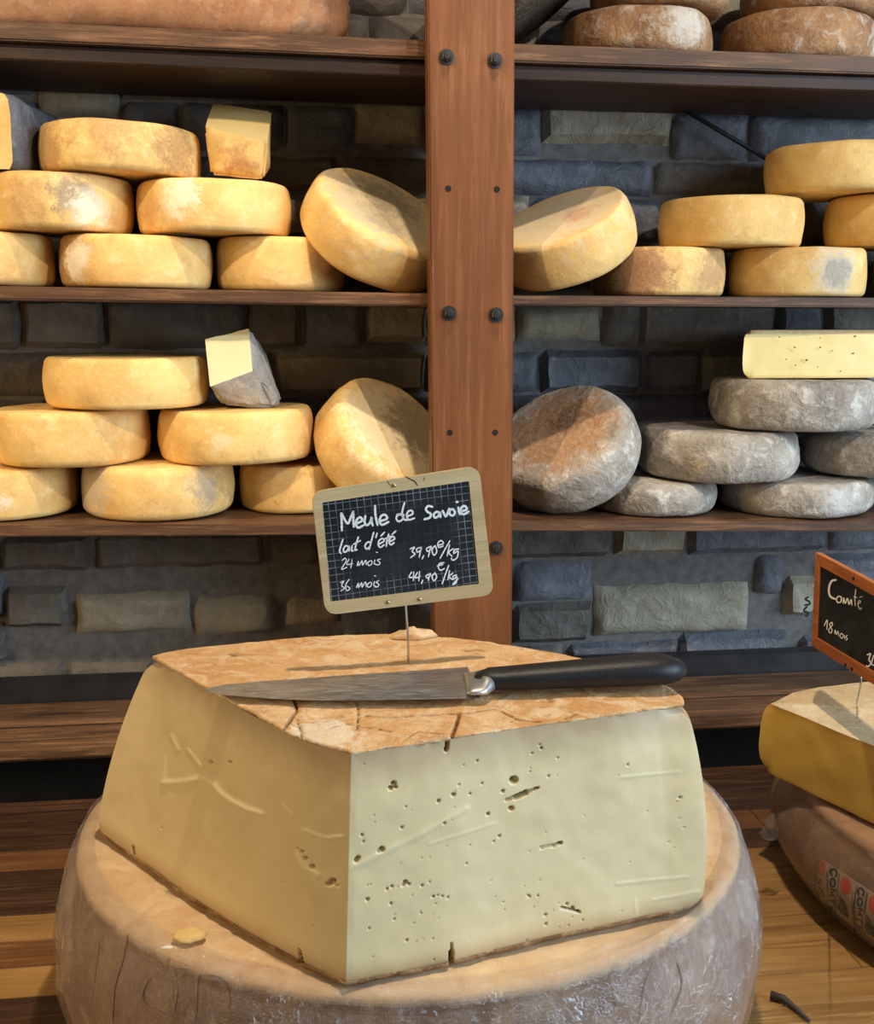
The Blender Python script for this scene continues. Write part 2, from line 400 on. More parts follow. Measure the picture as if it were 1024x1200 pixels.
tag(post, 'upright orange-brown wooden post with black bolts between the shelves', 'post')
# thin diagonal rod behind the right-hand shelf
rod = tube('diagonal_rod', [U(799, 127, y=1.685), U(900, 187, y=1.685)], .0035, M['black'])
tag(rod, 'thin black diagonal rod against stone wall under the top right shelf', 'rod')

# ---------------------------------------------------------------- the counter
counter = empty('counter', (0, 0, 0))
TY1 = 1.440
rows = [TY1, 1.34, 1.30]
y = 1.30
while y > .62: y -= .0505; rows.append(y)
link('base_board', box_mesh('base_board', -.95, 1.25, rows[-1], TY1 - .002, -.05, -.0225), M['plankC'], counter, False)
rr = random.Random(5)
pat = {0: 'C', 1: 'C'}
for i in range(len(rows) - 1):
    ya, yb = rows[i + 1], rows[i]
    x = -.95 + rr.uniform(-.2, 0)
    while x < 1.25:
        wd = rr.uniform(.9, 1.4) if i == 0 else rr.uniform(.20, .40)
        xa, xb = max(x, -.95), min(x + wd, 1.25)
        if xb - xa > .02:
            right = (xa + xb) / 2 > .22
            k = rr.random()
            if i <= 1: mk = 'plankC'
            elif i == 2: mk = 'plankB'
            elif right and i > 3: mk = 'plankA'
            else: mk = 'plankA' if k < .42 else ('plankB' if k < .72 else 'plankC')
            lift = rr.uniform(-.0006, 0)
            link('plank', box_mesh('plank', xa + .0004, xb - .0004, ya + .0004, yb - .0004, -.022, lift, .0008), M[mk], counter, False)
        x += wd
tag(counter, 'butcher block wooden counter of light and dark strips in the foreground', 'counter')

# ---------------------------------------------------------------- cheese wheels on the shelves
def wheel_mesh(name, R, h, seed, amp=.0022, bulge=.05, round_=.35, nseg=80, dome=0.0, sag=0.0):
    round_ *= .62 + .5 * abs(nz((seed, 1, 2), 1.7))
    prof = []; r0 = h * round_
    def side(t):  # t 0..1 bottom to top, radius with a soft bulge
        return R * (1 - bulge) + R * bulge * math.sin(math.pi * t) ** .8
    NR = 9
    for i in range(5): prof.append((R * .80 * i / 5, 0.0))
    for i in range(NR + 1):                               # lower shoulder
        a = -math.pi / 2 + (math.pi / 2) * i / NR
        zz = r0 + math.sin(a) * r0; prof.append((side(.5) * 1.0 - r0 * .75 + math.cos(a) * r0 * .75 - (side(.5) - side(max(zz, 0) / h)), zz))
    for i in range(1, 6):
        zz = r0 + (h - 2 * r0) * i / 6; prof.append((side(zz / h), zz))
    for i in range(NR + 1):
        a = (math.pi / 2) * i / NR
        zz = h - r0 + math.sin(a) * r0; prof.append((side(.5) - r0 * .75 + math.cos(a) * r0 * .75 - (side(.5) - side(min(zz, h) / h)), zz))
    for i in range(4, -1, -1): prof.append((R * .80 * i / 5, h + dome * (1 - (i / 5) ** 2)))
    vs_, fs = [], []; n = len(prof)
    for j, (r, zz) in enumerate(prof):
        for k in range(nseg):
            an = 2 * math.pi * k / nseg; x, y_ = r * math.cos(an), r * math.sin(an)
            d = amp * (nz((x, y_, zz), 16, seed) + .5 * nz((x, y_, zz), 45, seed)) + amp * 1.6 * nz((math.cos(an), math.sin(an), 0), 1.1, seed)
            rr_ = 1 + d / max(r, .02) if r > 0 else 1
            flat = 0 if (zz < 1e-5) else amp * .5 * nz((x, y_, 3), 20, seed) * (1 if zz > h * .6 else 0)
            vs_.append((x * rr_, y_ * rr_, zz - flat * (r > 0)))
    for j in range(n - 1):
        for k in range(nseg):
            a_, b_ = j * nseg + k, j * nseg + (k + 1) % nseg
            fs.append((a_, b_, b_ + nseg, a_ + nseg))
    me = mesh(name, vs_, fs)
    bm = bmesh.new(); bm.from_mesh(me); bmesh.ops.remove_doubles(bm, verts=bm.verts, dist=1e-5); bmesh.ops.recalc_face_normals(bm, faces=bm.faces); bm.to_mesh(me); bm.free()
    return me
GRP = {'Y1': 'yellow cheese wheels on the middle shelf', 'Y2': 'yellow cheese wheels on the lowest left shelf', 'G': 'grey cheeses on the lowest right shelf', 'B': 'brown crusted cheeses on the top right shelf'}
SEED = [0.0]
def rmat(kind, patches, **kw):
    SEED[0] += 1.37; s = SEED[0]
    if kind == 'Y': return rind('yellow_rind', *YEL, patches, s, .5, .3, .36, .4, **kw)
    if kind == 'G': return rind('grey_mould_rind', *GRY, patches, s, .85, 1.3, .4, .7, 160)
    if kind == 'B': return rind('brown_crust_rind', *BRN, patches, s, .8, 1.0, .5, .7, 200)
WHT, DRK, GRS = srgb(236, 226, 206), srgb(96, 62, 34), srgb(178, 170, 160)
def cheese(px0, px1, zb, top_py, kind, grp, label, patches=(), cy=1.603, tilt=0.0, base_kw=None, rndv=.17, bulge=.045, amp=.0022, hh=None):
    """a wheel lying flat; its rim spans px0..px1; zb = height of what it lies on; its front top edge shows at top_py"""
    pm_ = (px0 + px1) / 2; u = (pm_ - 512) / F
    zc = zb + .03
    Cc = U(pm_, to_px([(0.0, cy, zc)])[0][1], y=cy)
    dep = (Cc - CAM).dot(ray(512, 600))
    R = (px1 - px0) / 2 / F * dep / math.sqrt(1 + u * u) * .995
    yf = cy - R * .9
    h = (hh if hh else U(pm_, top_py, y=yf).z - zb)
    me = wheel_mesh('round_cheese', R, h, SEED[0] * 7.3, amp, bulge, rndv)
    o = link('round_cheese', me, rmat(kind, [((p[0] * R, p[1] * R, p[2] * h), p[3] * R, p[4], p[5]) for p in patches]))
    o.location = (Cc.x, cy, zb + .0006); o.rotation_euler = (0, math.atan(tilt), 0)
    tag(o, label, 'cheese', GRP[grp])
    return zb + h
def f(a, zf): return (math.sin(math.radians(a)), -math.cos(math.radians(a)), zf)   # point on the rim, angle from the front
def P(a, zf, r, c, th): q = f(a, zf); return (q[0], q[1], q[2], r, c, th)
# middle shelf, left
sl = .017
def zs(fn, px): return fn(U(px, 340, y=1.60).x) + .0013
t1 = cheese(70, 252, zs(zm_l, 160) + .0, 275, 'Y', 'Y1', 'yellow wheel with white and rust patch at left, second in bottom row, middle left shelf', [P(-56, .5, .50, srgb(150, 104, 60), -.12), P(-42, .5, .30, srgb(244, 234, 214), -.18)], tilt=sl)
t0 = cheese(-112, 68, zs(zm_l, -20), 270, 'Y', 'Y1', 'yellow wheel half out of frame at left end, bottom row, middle left shelf', [], tilt=sl)
t2 = cheese(253, 404, zs(zm_l, 340), 277, 'Y', 'Y1', 'yellow wheel at bottom of middle left shelf, under the leaning wheel', [P(-75, .45, .25, GRS, -.35)], tilt=sl, cy=1.622)
t3 = cheese(-22, 160, max(t0, t1) + .002, 201, 'Y', 'Y1', 'yellow wheel with grey white mould blotch, middle row at left frame edge', [P(-10, .5, .5, srgb(190, 146, 88), -.3), P(20, .6, .36, srgb(136, 122, 108), -.2), P(32, .35, .34, srgb(240, 230, 208), -.25)], tilt=sl, bulge=.06)
t4 = cheese(160, 343, max(t1, t2) + .003, 209, 'Y', 'Y1', 'yellow wheel with chalky white patch, second row, under the small wedge', [P(-22, .65, .36, srgb(246, 236, 212), -.25), P(-50, .4, .4, srgb(196, 150, 92), -.35)], tilt=.004)
t5 = cheese(42, 238, max(t3, t4) + .002, 140, 'Y', 'Y1', 'shaded tan wheel lying on top of middle left stack', [P(-50, .35, .5, srgb(178, 134, 84), -.25), P(50, .5, .5, srgb(160, 118, 70), -.25), P(0, .9, .5, srgb(190, 148, 96), -.25)], tilt=.030)
# middle shelf, right
k1 = cheese(690, 848, zs(zm_r, 765), 289, 'Y', 'Y1', 'small brownish wheel with dark mouldy left side, beside leaning wheel', [P(-62, .5, .75, srgb(70, 54, 40), -.05), P(-28, .5, .4, srgb(170, 120, 84), -.1), P(40, .5, .6, srgb(186, 140, 96), -.3)], tilt=0, cy=1.612)
k2 = cheese(849, 1016, zs(zm_r, 932), 289, 'Y', 'Y1', 'yellow wheel with large round grey mould spot, bottom row, middle right shelf', [P(8, .5, .42, srgb(212, 204, 188), -.2), P(10, .5, .25, srgb(150, 146, 136), -.1)], tilt=0)
k3 = cheese(1017, 1190, zs(zm_r, 1100), 289, 'Y', 'Y1', 'dark edged wheel cut off by right frame edge, bottom row, middle right shelf', [P(-60, .5, .9, srgb(74, 52, 36), 0)], tilt=0)
k4 = cheese(770, 942, max(k1, k2) + .001, 228, 'Y', 'Y1', 'smooth plain yellow wheel, second row, middle right shelf', [], tilt=-.004)
k5 = cheese(963, 1135, max(k2, k3) + .002, 225, 'Y', 'Y1', 'yellow wheel cut off by right frame edge, second row, middle right shelf', [], tilt=0)
k6 = cheese(892, 1076, max(k4, k5) + .002, 163, 'Y', 'Y1', 'smooth yellow wheel topmost of middle right stack by diagonal rod', [], tilt=-.01)
# lowest shelf, left
a1 = cheese(95, 278, zs(zl_l, 186), 549, 'Y', 'Y2', 'yellow wheel with chalky white scuffs both sides, lowest left shelf bottom row', [P(-60, .6, .48, srgb(198, 186, 168), -.12), P(42, .55, .34, srgb(166, 150, 128), -.25)])
a0 = cheese(-92, 93, zs(zl_l, 0), 553, 'Y', 'Y2', 'yellow wheel cut off by left frame edge, lowest left shelf bottom row', [P(15, .4, .3, WHT, -.6)])
a2 = cheese(281, 408, zs(zl_l, 353), 548, 'Y', 'Y2', 'small yellow wheel behind top left corner of the chalk sign', [P(-20, .3, .25, DRK, -.7)], cy=1.634)
a3 = cheese(-10, 178, max(a0, a1) + .002, 484, 'Y', 'Y2', 'yellow wheel at left frame edge, second row, lowest left shelf', [])
a4 = cheese(187, 369, max(a1, a2) + .002, 484, 'Y', 'Y2', 'yellow wheel with small white scuff under grey rinded wedge', [P(-10, .45, .22, srgb(240, 214, 170), -.35)], tilt=-.012)
a5 = cheese(53, 247, max(a3, a4) + .003, 421, 'Y', 'Y2', 'plain yellow wheel topmost on lowest left shelf beside the wedge', [], tilt=.006)
# lowest shelf, right: grey
kw = dict(amp=.0045, rndv=.27, bulge=.06)
g1 = cheese(688, 838, zs(zl_r, 760), 569, 'G', 'G', 'small grey wheel in bottom row next to leaning grey wheel', [], **kw)
g2 = cheese(840, 1020, zs(zl_r, 930), 569, 'G', 'G', 'grey wheel in right part of bottom row, half in shadow', [P(10, .4, .4, srgb(196, 194, 192), -.4)], **kw)
g4 = cheese(747, 936, max(g1, g2) + .002, 510, 'G', 'G', 'cracked grey wheel with ochre scar, second row, lowest right shelf', [P(-35, .4, .22, srgb(196, 172, 120), -.55)], **kw)
g5 = cheese(937, 1120, max(g1, g2) + .003, 514, 'G', 'G', 'grey wheel cut off by right frame edge, second row, in shadow', [], cy=1.612, **kw)
g6 = cheese(824, 1026, max(g4, g5) + .002, 448, 'G', 'G', 'big pale grey wheel on top of stack, under pale cut slab', [], tilt=.01, **kw)
# top shelf, right
kw = dict(amp=.0035, rndv=.25, bulge=.06)
b1 = cheese(655, 836, zs(zt_r, 745), 4, 'B', 'B', 'brown crusted wheel dusted with white, left one on top right shelf', [P(20, .6, .5, srgb(214, 204, 190), -.35)], cy=1.60, tilt=.02, **kw)
b2 = cheese(840, 1026, zs(zt_r, 932), 6, 'B', 'B', 'brown crusted wheel at right end of top right shelf', [P(60, .5, .4, srgb(206, 200, 190), -.35)], cy=1.60, tilt=.02, **kw)
b3 = cheese(690, 856, max(b1, b2) + .002, 0, 'B', 'B', 'brown wheel mostly above frame, resting on two crusted wheels', [], cy=1.60, tilt=.02, hh=.065, **kw)
b4 = cheese(868, 1040, max(b1, b2) + .002, 0, 'B', 'B', 'brown wheel mostly above frame at top right corner', [], cy=1.60, tilt=.02, hh=.065, **kw)

def leaning(px, py, yy, axis, R, h, kind, grp, label, patches=(), **kw):
    c = U(px, py, y=yy); ax = Vector(axis).normalized()
    me = wheel_mesh('round_cheese', R, h, SEED[0] * 7.3, kw.get('amp', .0022), kw.get('bulge', .05), kw.get('rndv', .18), dome=kw.get('dome', 0))
    for v in me.vertices: v.co.z -= h / 2
    o = link('round_cheese', me, rmat(kind, patches))
    o.location = c; o.rotation_euler = ax.to_track_quat('Z', 'Y').to_euler()
    tag(o, label, 'cheese', GRP[grp]); return o
def topdisc(R, h, c, cover=1.0, th=-.15): return [((0, 0, h * .62), R * cover, c, th)]
L1 = leaning(440, 269.5, 1.583, (.42, -.50, .82), .105, .070, 'Y', 'Y1', 'yellow wheel with grey patterned top, tilted against left side of post', [((0, 0, .040), .072, srgb(182, 172, 150), .15), ((0.02, .02, .040), .07, srgb(132, 120, 102), -.3), ((-0.03, -.03, .040), .05, srgb(160, 146, 124), -.35)])
L2 = leaning(664, 279, 1.583, (-.40, -.34, .90), .098, .068, 'Y', 'Y1', 'yellow wheel with pale pinkish top, tilted against right side of post', [((0, 0, .040), .070, srgb(206, 192, 164), .15), ((0.03, .0, .040), .05, srgb(190, 140, 116), -.45)])
L3 = leaning(449, 523, 1.59, (.50, -.55, .62), .102, .078, 'Y', 'Y2', 'pale wheel with speckled grey face, tilted against post behind the chalk sign', [((0, 0, .045), .08, srgb(240, 226, 190), .0), ((0.04, 0, .045), .06, srgb(150, 132, 106), -.1)], rndv=.28)
L4 = leaning(665, 526, 1.59, (-.46, -.46, .74), .105, .078, 'G', 'G', 'big grey wheel with rusty face, tilted against right side of post', [((0, 0, .045), .068, srgb(164, 116, 66), .05), ((0.01, 0.02, .045), .05, srgb(120, 84, 50), -.35)], amp=.0045, rndv=.27, bulge=.06)
L5 = leaning(614, -12, 1.600, (-.58, .12, .80), .100, .070, 'B', 'B', 'dark sided wheel leaning behind the post on top right shelf', [((0, 0, -.045), .13, srgb(40, 30, 24), .2)], amp=.003)

# ---------------------------------------------------------------- cut pieces on the shelves
def paste_mat(name, c, c2, edge, zlo, zhi, lo_w=.012, hi_w=.012):
    t = NT(name); n1 = t.noise(10, 3, .5); n2 = t.noise(160, 3, .6)
    col = t.mix(t.ramp(n1, .35, .65), c, c2)
    zc = t.sep(t.coord())[2]
    a_ = t.n('ShaderNodeMapRange'); t.l(zc, a_.inputs[0]); a_.inputs[1].default_value = zlo; a_.inputs[2].default_value = zlo + lo_w; a_.inputs[3].default_value = 1; a_.inputs[4].default_value = 0
    b_ = t.n('ShaderNodeMapRange'); t.l(zc, b_.inputs[0]); b_.inputs[1].default_value = zhi; b_.inputs[2].default_value = zhi - hi_w; b_.inputs[3].default_value = 1; b_.inputs[4].default_value = 0
    e = t.math('MULTIPLY', t.math('MAXIMUM', t.math('POWER', a_.outputs[0], 1.6), t.math('POWER', b_.outputs[0], 1.6)), .75)
    col = t.mix(e, col, edge)
    return t.done(col, .38, [(n2, .10, .0008), (n1, .15, .003)], .35)
def piece(name, outline, z0, z1, rindm, pastem, label, cut_from, cut_to, n=10, rnd_=.008, crust=.003, amp=.001, seed=1.0, top_scale=1.0, cat='cheese', group=None, sub=3):
    """a prism over a world-space outline; edges cut_from..cut_to are cut faces (paste), the others and the top and bottom are rind"""
    root = empty(name, (sum(p[0] for p in outline) / len(outline), sum(p[1] for p in outline) / len(outline), z0))
    O = Vector(root.location); m = len(outline); ring = []; iscut = []
    for i in range(m):
        a_, b_ = Vector((*outline[i][:2], 0)), Vector((*outline[(i + 1) % m][:2], 0)); k = max(2, int((b_ - a_).length / .008))
        for j in range(k): ring.append(a_.lerp(b_, j / k) - Vector((O.x, O.y, 0))); iscut.append(cut_from <= i < cut_to)
    N = len(ring); cen = Vector((0, 0, 0))
    H = z1 - z0; L = 12
    vs_, fs_cut, fs_r = [], [], []
    for j in range(L + 1):
        t = j / L; zz = H * t
        ins = rnd_ * ((1 - min(1, min(t, 1 - t) * H / (rnd_ * 1.2))) ** 2)
        for i, p in enumerate(ring):
            cutv = iscut[i] and iscut[i - 1]
            k_ = (ins if not cutv else 0); sc_ = 1 - k_ / max(p.length, .02)
            bow = 1 + (0 if cutv else .03 * math.sin(math.pi * t))
            s_ = 1 + (top_scale - 1) * t
            q = p * sc_ * bow * s_
            d = amp * nz((q.x, q.y, zz), 40, seed)
            vs_.append((q.x * (1 + d / .05), q.y * (1 + d / .05), zz))
    for j in range(L):
        for i in range(N):
            a_ = j * N + i; b_ = j * N + (i + 1) % N; q = (a_, b_, b_ + N, a_ + N)
            crustrow = (j == 0 or j == L - 1) and crust > 0
            (fs_cut if iscut[i] and not (j == L - 1 and crust > 0) else fs_r).append(q)
    c0 = len(vs_); vs_.append((0, 0, 0)); vs_.append((0, 0, H))
    for i in range(N):
        fs_r.append((c0, (i + 1) % N, i)); fs_r.append((c0 + 1, L * N + i, L * N + (i + 1) % N))
    def sub_(nm, fs, mt):
        if not fs: return
        me = mesh(nm, vs_, fs); bm = bmesh.new(); bm.from_mesh(me)
        bmesh.ops.delete(bm, geom=[v for v in bm.verts if not v.link_faces], context='VERTS'); bmesh.ops.recalc_face_normals(bm, faces=bm.faces)
        # outward
        tot = sum((fc.calc_center_median() - Vector((0, 0, H / 2))).dot(fc.normal) * fc.calc_area() for fc in bm.faces)
        if tot < 0: bmesh.ops.reverse_faces(bm, faces=bm.faces)
        bm.to_mesh(me); bm.free(); o = link(nm, me, mt, root)
        return o
    sub_('rind', fs_r, rindm); sub_('paste', fs_cut, pastem)
    tag(root, label, cat, group); return root
def hull(name, pts, mats, label, cutdir=None, bev=.006, amp=.0015, seed=2.0, cutmin=.75, group=None):
    """rounded solid through given corners; faces that look along one of cutdir are cut paste, the rest rind; two parts"""
    cen = sum((Vector(p) for p in pts), Vector()) / len(pts)
    bm = bmesh.new(); vv = [bm.verts.new(Vector(p) - cen) for p in pts]
    r = bmesh.ops.convex_hull(bm, input=bm.verts[:]); bmesh.ops.dissolve_limit(bm, angle_limit=.12, verts=bm.verts[:], edges=bm.edges[:])
    bmesh.ops.recalc_face_normals(bm, faces=bm.faces)
    cd = [Vector(c).normalized() for c in (cutdir or [])]
    lay = bm.faces.layers.int.new('cut')
    for fc in bm.faces: fc[lay] = 1 if any(fc.normal.dot(c) > cutmin for c in cd) else 0
    sharp = [e for e in bm.edges if all(fc[lay] == 0 for fc in e.link_faces)]; soft = [e for e in bm.edges if e not in sharp]
    bmesh.ops.bevel(bm, geom=sharp, offset=bev, segments=4, affect='EDGES', clamp_overlap=True)
    bmesh.ops.triangulate(bm, faces=bm.faces)
    for _ in range(3): bmesh.ops.subdivide_edges(bm, edges=[e for e in bm.edges if e.calc_length() > .006], cuts=1)
    bmesh.ops.triangulate(bm, faces=bm.faces); bm.normal_update()
    for v in bm.verts: v.co += v.normal * amp * (nz(v.co, 40, seed) + .6 * nz(v.co, 110, seed))
    root = empty(name, cen)
    for nm, val, mt in (('rind', 0, mats[0]), ('paste', 1, mats[1])):
        b2_ = bm.copy(); l2 = b2_.faces.layers.int['cut']
        bmesh.ops.delete(b2_, geom=[fc for fc in b2_.faces if fc[l2] != val], context='FACES')
        if len(b2_.faces):
            me = bpy.data.meshes.new(nm); b2_.to_mesh(me); link(nm, me, mt, root)
            try: me.shade_smooth()
            except Exception: pass
        b2_.free()
    bm.free(); tag(root, label, 'cheese', group); return root
yel_r = rind('tan_wedge_rind', *YEL, (), 44, .3, .3); gry_r = rind('grey_wedge_rind', *GRY, (), 51, .7, .8)
dull_r = rind('slate_wedge_rind', srgb(112, 112, 116), srgb(80, 80, 86), srgb(150, 150, 154), srgb(90, 80, 70), (), 53, .6, .6)
pst = paste_mat('straw_paste', srgb(232, 200, 128), srgb(240, 212, 146), srgb(190, 140, 70), -.06, .06)
pale = paste_mat('ivory_paste', srgb(244, 228, 170), srgb(248, 236, 188), srgb(200, 160, 90), -.06, .06, .006, .006)
# small wedge standing on the second row, middle left shelf
Y0, Y1 = 1.555, 1.62
hull('cheese_wedge', [U(239, 149, y=Y0), U(313, 166, y=Y0 - .01), U(309, 211, y=Y0), U(247, 205, y=Y0 + .006), U(250, 121, y=Y1 + .02), U(318, 131, y=Y1), U(317, 200, y=Y1), U(252, 200, y=Y1 + .02)],
     (rind('tan_wedge_rind', *YEL, (((.0, -.03, -.02), .04, srgb(170, 116, 70), -.45),), 46, .3, .3), pst), 'small tan cheese wedge with cut top, standing on second row of wheels', [(-.1, -.4, 1), (0, 0, 1)], .004, .0008, 2.0, .6)
# pale cut wedge with grey rind, lowest left shelf
Y0 = 1.545
cutw = hull('cheese_wedge', [U(240, 401, y=Y0 + .01), U(293, 387, y=Y0 + .01), U(303, 447, y=Y0), U(247, 460, y=Y0), U(262, 478, y=Y0 + .015), U(320, 482, y=Y0 + .02), U(331, 474, y=Y0 + .04), U(312, 416, y=Y0 + .08), U(262, 398, y=Y0 + .09), U(262, 476, y=Y0 + .09), U(322, 470, y=Y0 + .09)],
     (gry_r, pale), 'wedge with bright ivory cut face and rough grey rind', [(0, -1, .2)], .004, .0014, 5.0, .85)
cutw.location.z += .0035
# quarter cheese at left frame edge, top of middle stack
zz0 = t3 + .003; zz1 = U(0, 110, y=1.53).z
pA = U(28, 200, y=1.53)
piece('cheese_wedge', [(pA.x - .20, 1.55), (pA.x - .012, 1.522), (pA.x - .003, 1.53), (pA.x + .018, 1.70), (pA.x - .2, 1.70)], zz0, zz1, dull_r, rind('tan_cut', *YEL, (), 61, .3, .2), 'tan cut cheese block with slate grey side at left frame edge', 0, 1, crust=0, seed=3)
# pale cut slab on the grey wheels
zz0 = g6 + .003; pA = U(872, 436, y=1.54); pB = U(1100, 440, y=1.52); zz1 = U(960, 387, y=1.53).z
slab = piece('cheese_slab', [(pA.x + .002, 1.545), (pB.x, 1.53), (pB.x, 1.66), (pA.x + .075, 1.665), (pA.x + .030, 1.61)], zz0, zz1, rind('slab_rind', srgb(214, 186, 140), srgb(186, 150, 100), srgb(236, 220, 190), srgb(150, 110, 70), (), 63, .6, .5),
     paste_mat('slab_paste', srgb(238, 214, 142), srgb(243, 222, 156), srgb(206, 156, 84), 0, zz1 - zz0, .006, .004), 'pale yellow cut half cheese lying on the topmost grey wheel', 0, 1, rnd_=.010, crust=.003, seed=4)
# small eyes in its cut face: flat discs, shade put into their colour
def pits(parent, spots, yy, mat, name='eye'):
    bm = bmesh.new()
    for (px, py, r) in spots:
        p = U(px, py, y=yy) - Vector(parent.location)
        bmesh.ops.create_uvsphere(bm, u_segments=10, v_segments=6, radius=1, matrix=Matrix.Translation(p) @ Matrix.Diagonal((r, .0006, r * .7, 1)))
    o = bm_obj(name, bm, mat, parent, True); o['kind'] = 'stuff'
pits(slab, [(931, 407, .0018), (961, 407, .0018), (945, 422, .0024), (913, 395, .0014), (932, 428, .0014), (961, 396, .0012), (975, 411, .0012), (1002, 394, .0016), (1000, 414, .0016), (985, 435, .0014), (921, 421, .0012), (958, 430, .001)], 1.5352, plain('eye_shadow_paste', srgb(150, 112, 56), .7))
# the huge piece on the top shelf
zz0 = zt_l(-.3) + .006; pE = U(402, 40, y=1.56); pF = U(345, 30, y=1.50)
out = [(xL + .02, 1.515), (-.55, 1.502), (pF.x - .10, 1.500), (pF.x, 1.506), (pF.x + .03, 1.522), (pE.x - .004, 1.56), (pE.x, 1.62), (pE.x, 1.695), (xL + .02, 1.695)]
big_r = rind('huge_wheel_rind', srgb(178, 128, 90), srgb(146, 98, 66), srgb(206, 168, 130), srgb(120, 72, 44), (((.44, -.06, .02), .05, srgb(240, 226, 204), -.5),), 71, .5, .35)
piece('large_cheese_piece', out, zz0, zz0 + .13, big_r, big_r, 'huge orange brown cut cheese on top left shelf, cropped by the frame', -2, -1, rnd_=.02, crust=0, amp=.002, seed=8)
bp_ = [o for o in C.objects if o.name == 'large_cheese_piece'][0]; slp = (zt_l(0) - zt_l(-1)); bp_.rotation_euler.y = -math.atan(slp); bp_.location.z = zt_l(bp_.location.x) + .0025

# ---------------------------------------------------------------- wrapped wheel in the foreground
WC = W(-.025, .993); WR, WBUL, WH = .300, .318, .172
def big_wheel_mesh(name, R, RB, H, sh, seed, amp, nseg=260, nside=44, grow=0.0, top_in=0.0, full=True, hook=None):
    prof = []
    if full: prof += [(R * .9 * i / 4, 0) for i in range(4)]
    for i in range(7): a = -math.pi / 2 + math.pi / 2 * i / 6; prof.append((R - sh + math.cos(a) * sh, sh + math.sin(a) * sh))
    for i in range(1, nside): t = i / nside; prof.append((R + (RB - R) * math.sin(math.pi * t) ** .85, sh + (H - 2 * sh) * t))
    for i in range(9): a = math.pi / 2 * i / 8; prof.append((R - sh + math.cos(a) * sh, H - sh + math.sin(a) * sh))
    lo = top_in if not full else 0
    K = 26
    for i in range(K - 1, -1, -1):
        r = lo + (R - sh - lo) * i / K; prof.append((r, H))
    vs_, fs = [], []
    for j, (r, zz) in enumerate(prof):
        for k in range(nseg):
            an = 2 * math.pi * k / nseg; c_, s_ = math.cos(an), math.sin(an)
            x, y_ = r * c_, r * s_
            d = amp * (nz((x, y_, zz), 9, seed) + .5 * nz((x, y_, zz), 28, seed) + .25 * nz((x, y_, zz), 80, seed)) + grow
            up = 0
            if zz >= H - 1e-6: up = d; d = 0
            if hook: d2, u2 = hook(an, r, zz); d += d2; up += u2
            if r < 1e-6: d = 0
            vs_.append(((r + d) * c_, (r + d) * s_, zz + up))
    for j in range(len(prof) - 1):
        for k in range(nseg):
            a_, b_ = j * nseg + k, j * nseg + (k + 1) % nseg; fs.append((a_, b_, b_ + nseg, a_ + nseg))
    me = mesh(name, vs_, fs)
    bm = bmesh.new(); bm.from_mesh(me); bmesh.ops.remove_doubles(bm, verts=bm.verts, dist=1e-6); bmesh.ops.recalc_face_normals(bm, faces=bm.faces); bm.to_mesh(me); bm.free(); return me
def cloth_rind(name, top1, top2, side1, side2, pale, H, sh, seed, weave=True):
    t = NT(name); co = t.coord('Object', loc=(seed, seed, seed))
    n1 = t.noise(7, 5, .6, co); n2 = t.noise(30, 6, .7, co, .6); n3 = t.noise(220, 3, .6, co)
    z = t.sep(t.coord())[2]
    top = t.mix(t.ramp(n2, .4, .62), top1, top2); top = t.mix(t.math('MULTIPLY', t.ramp(n1, .5, .62), .5), top, pale)
    side = t.mix(t.ramp(n1, .38, .62), side1, side2); side = t.mix(t.math('MULTIPLY', t.ramp(n2, .5, .7), .4), side, pale)
    k = t.n('ShaderNodeMapRange'); t.l(t.math('ADD', z, t.math('MULTIPLY', t.math('SUBTRACT', n2, .5), .012)), k.inputs[0]); k.inputs[1].default_value = H - sh * .75; k.inputs[2].default_value = H - sh * .25
    c = t.mix(k.outputs[0], side, top)
    wv = None; bumps = [(n3, .25, .0012), (n2, .4, .004)]
    if weave:
        xyz = t.sep(t.coord()); an = t.math('ARCTAN2', xyz[1], xyz[0])
        wa = t.math('SINE', t.math('ADD', t.math('MULTIPLY', an, 900), t.math('MULTIPLY', xyz[2], 500))); wb = t.math('SINE', t.math('MULTIPLY', xyz[2], 3000))
        wv = t.math('MULTIPLY', t.math('ADD', wa, wb), t.math('SUBTRACT', 1.0, k.outputs[0])); bumps.append((wv, .12, .0008))
    return t.done(c, .6, bumps, .35)
wheel_root = empty('wrapped_round_cheese', (WC.x, WC.y, 0))
mw = cloth_rind('cloth_marked_rind', srgb(232, 204, 162), srgb(216, 178, 134), srgb(168, 136, 110), srgb(138, 106, 82), srgb(210, 186, 156), WH, .012, 3)
body = link('rind', big_wheel_mesh('rind', WR, WBUL, WH, .011, 3.0, .0016), mw, wheel_root)
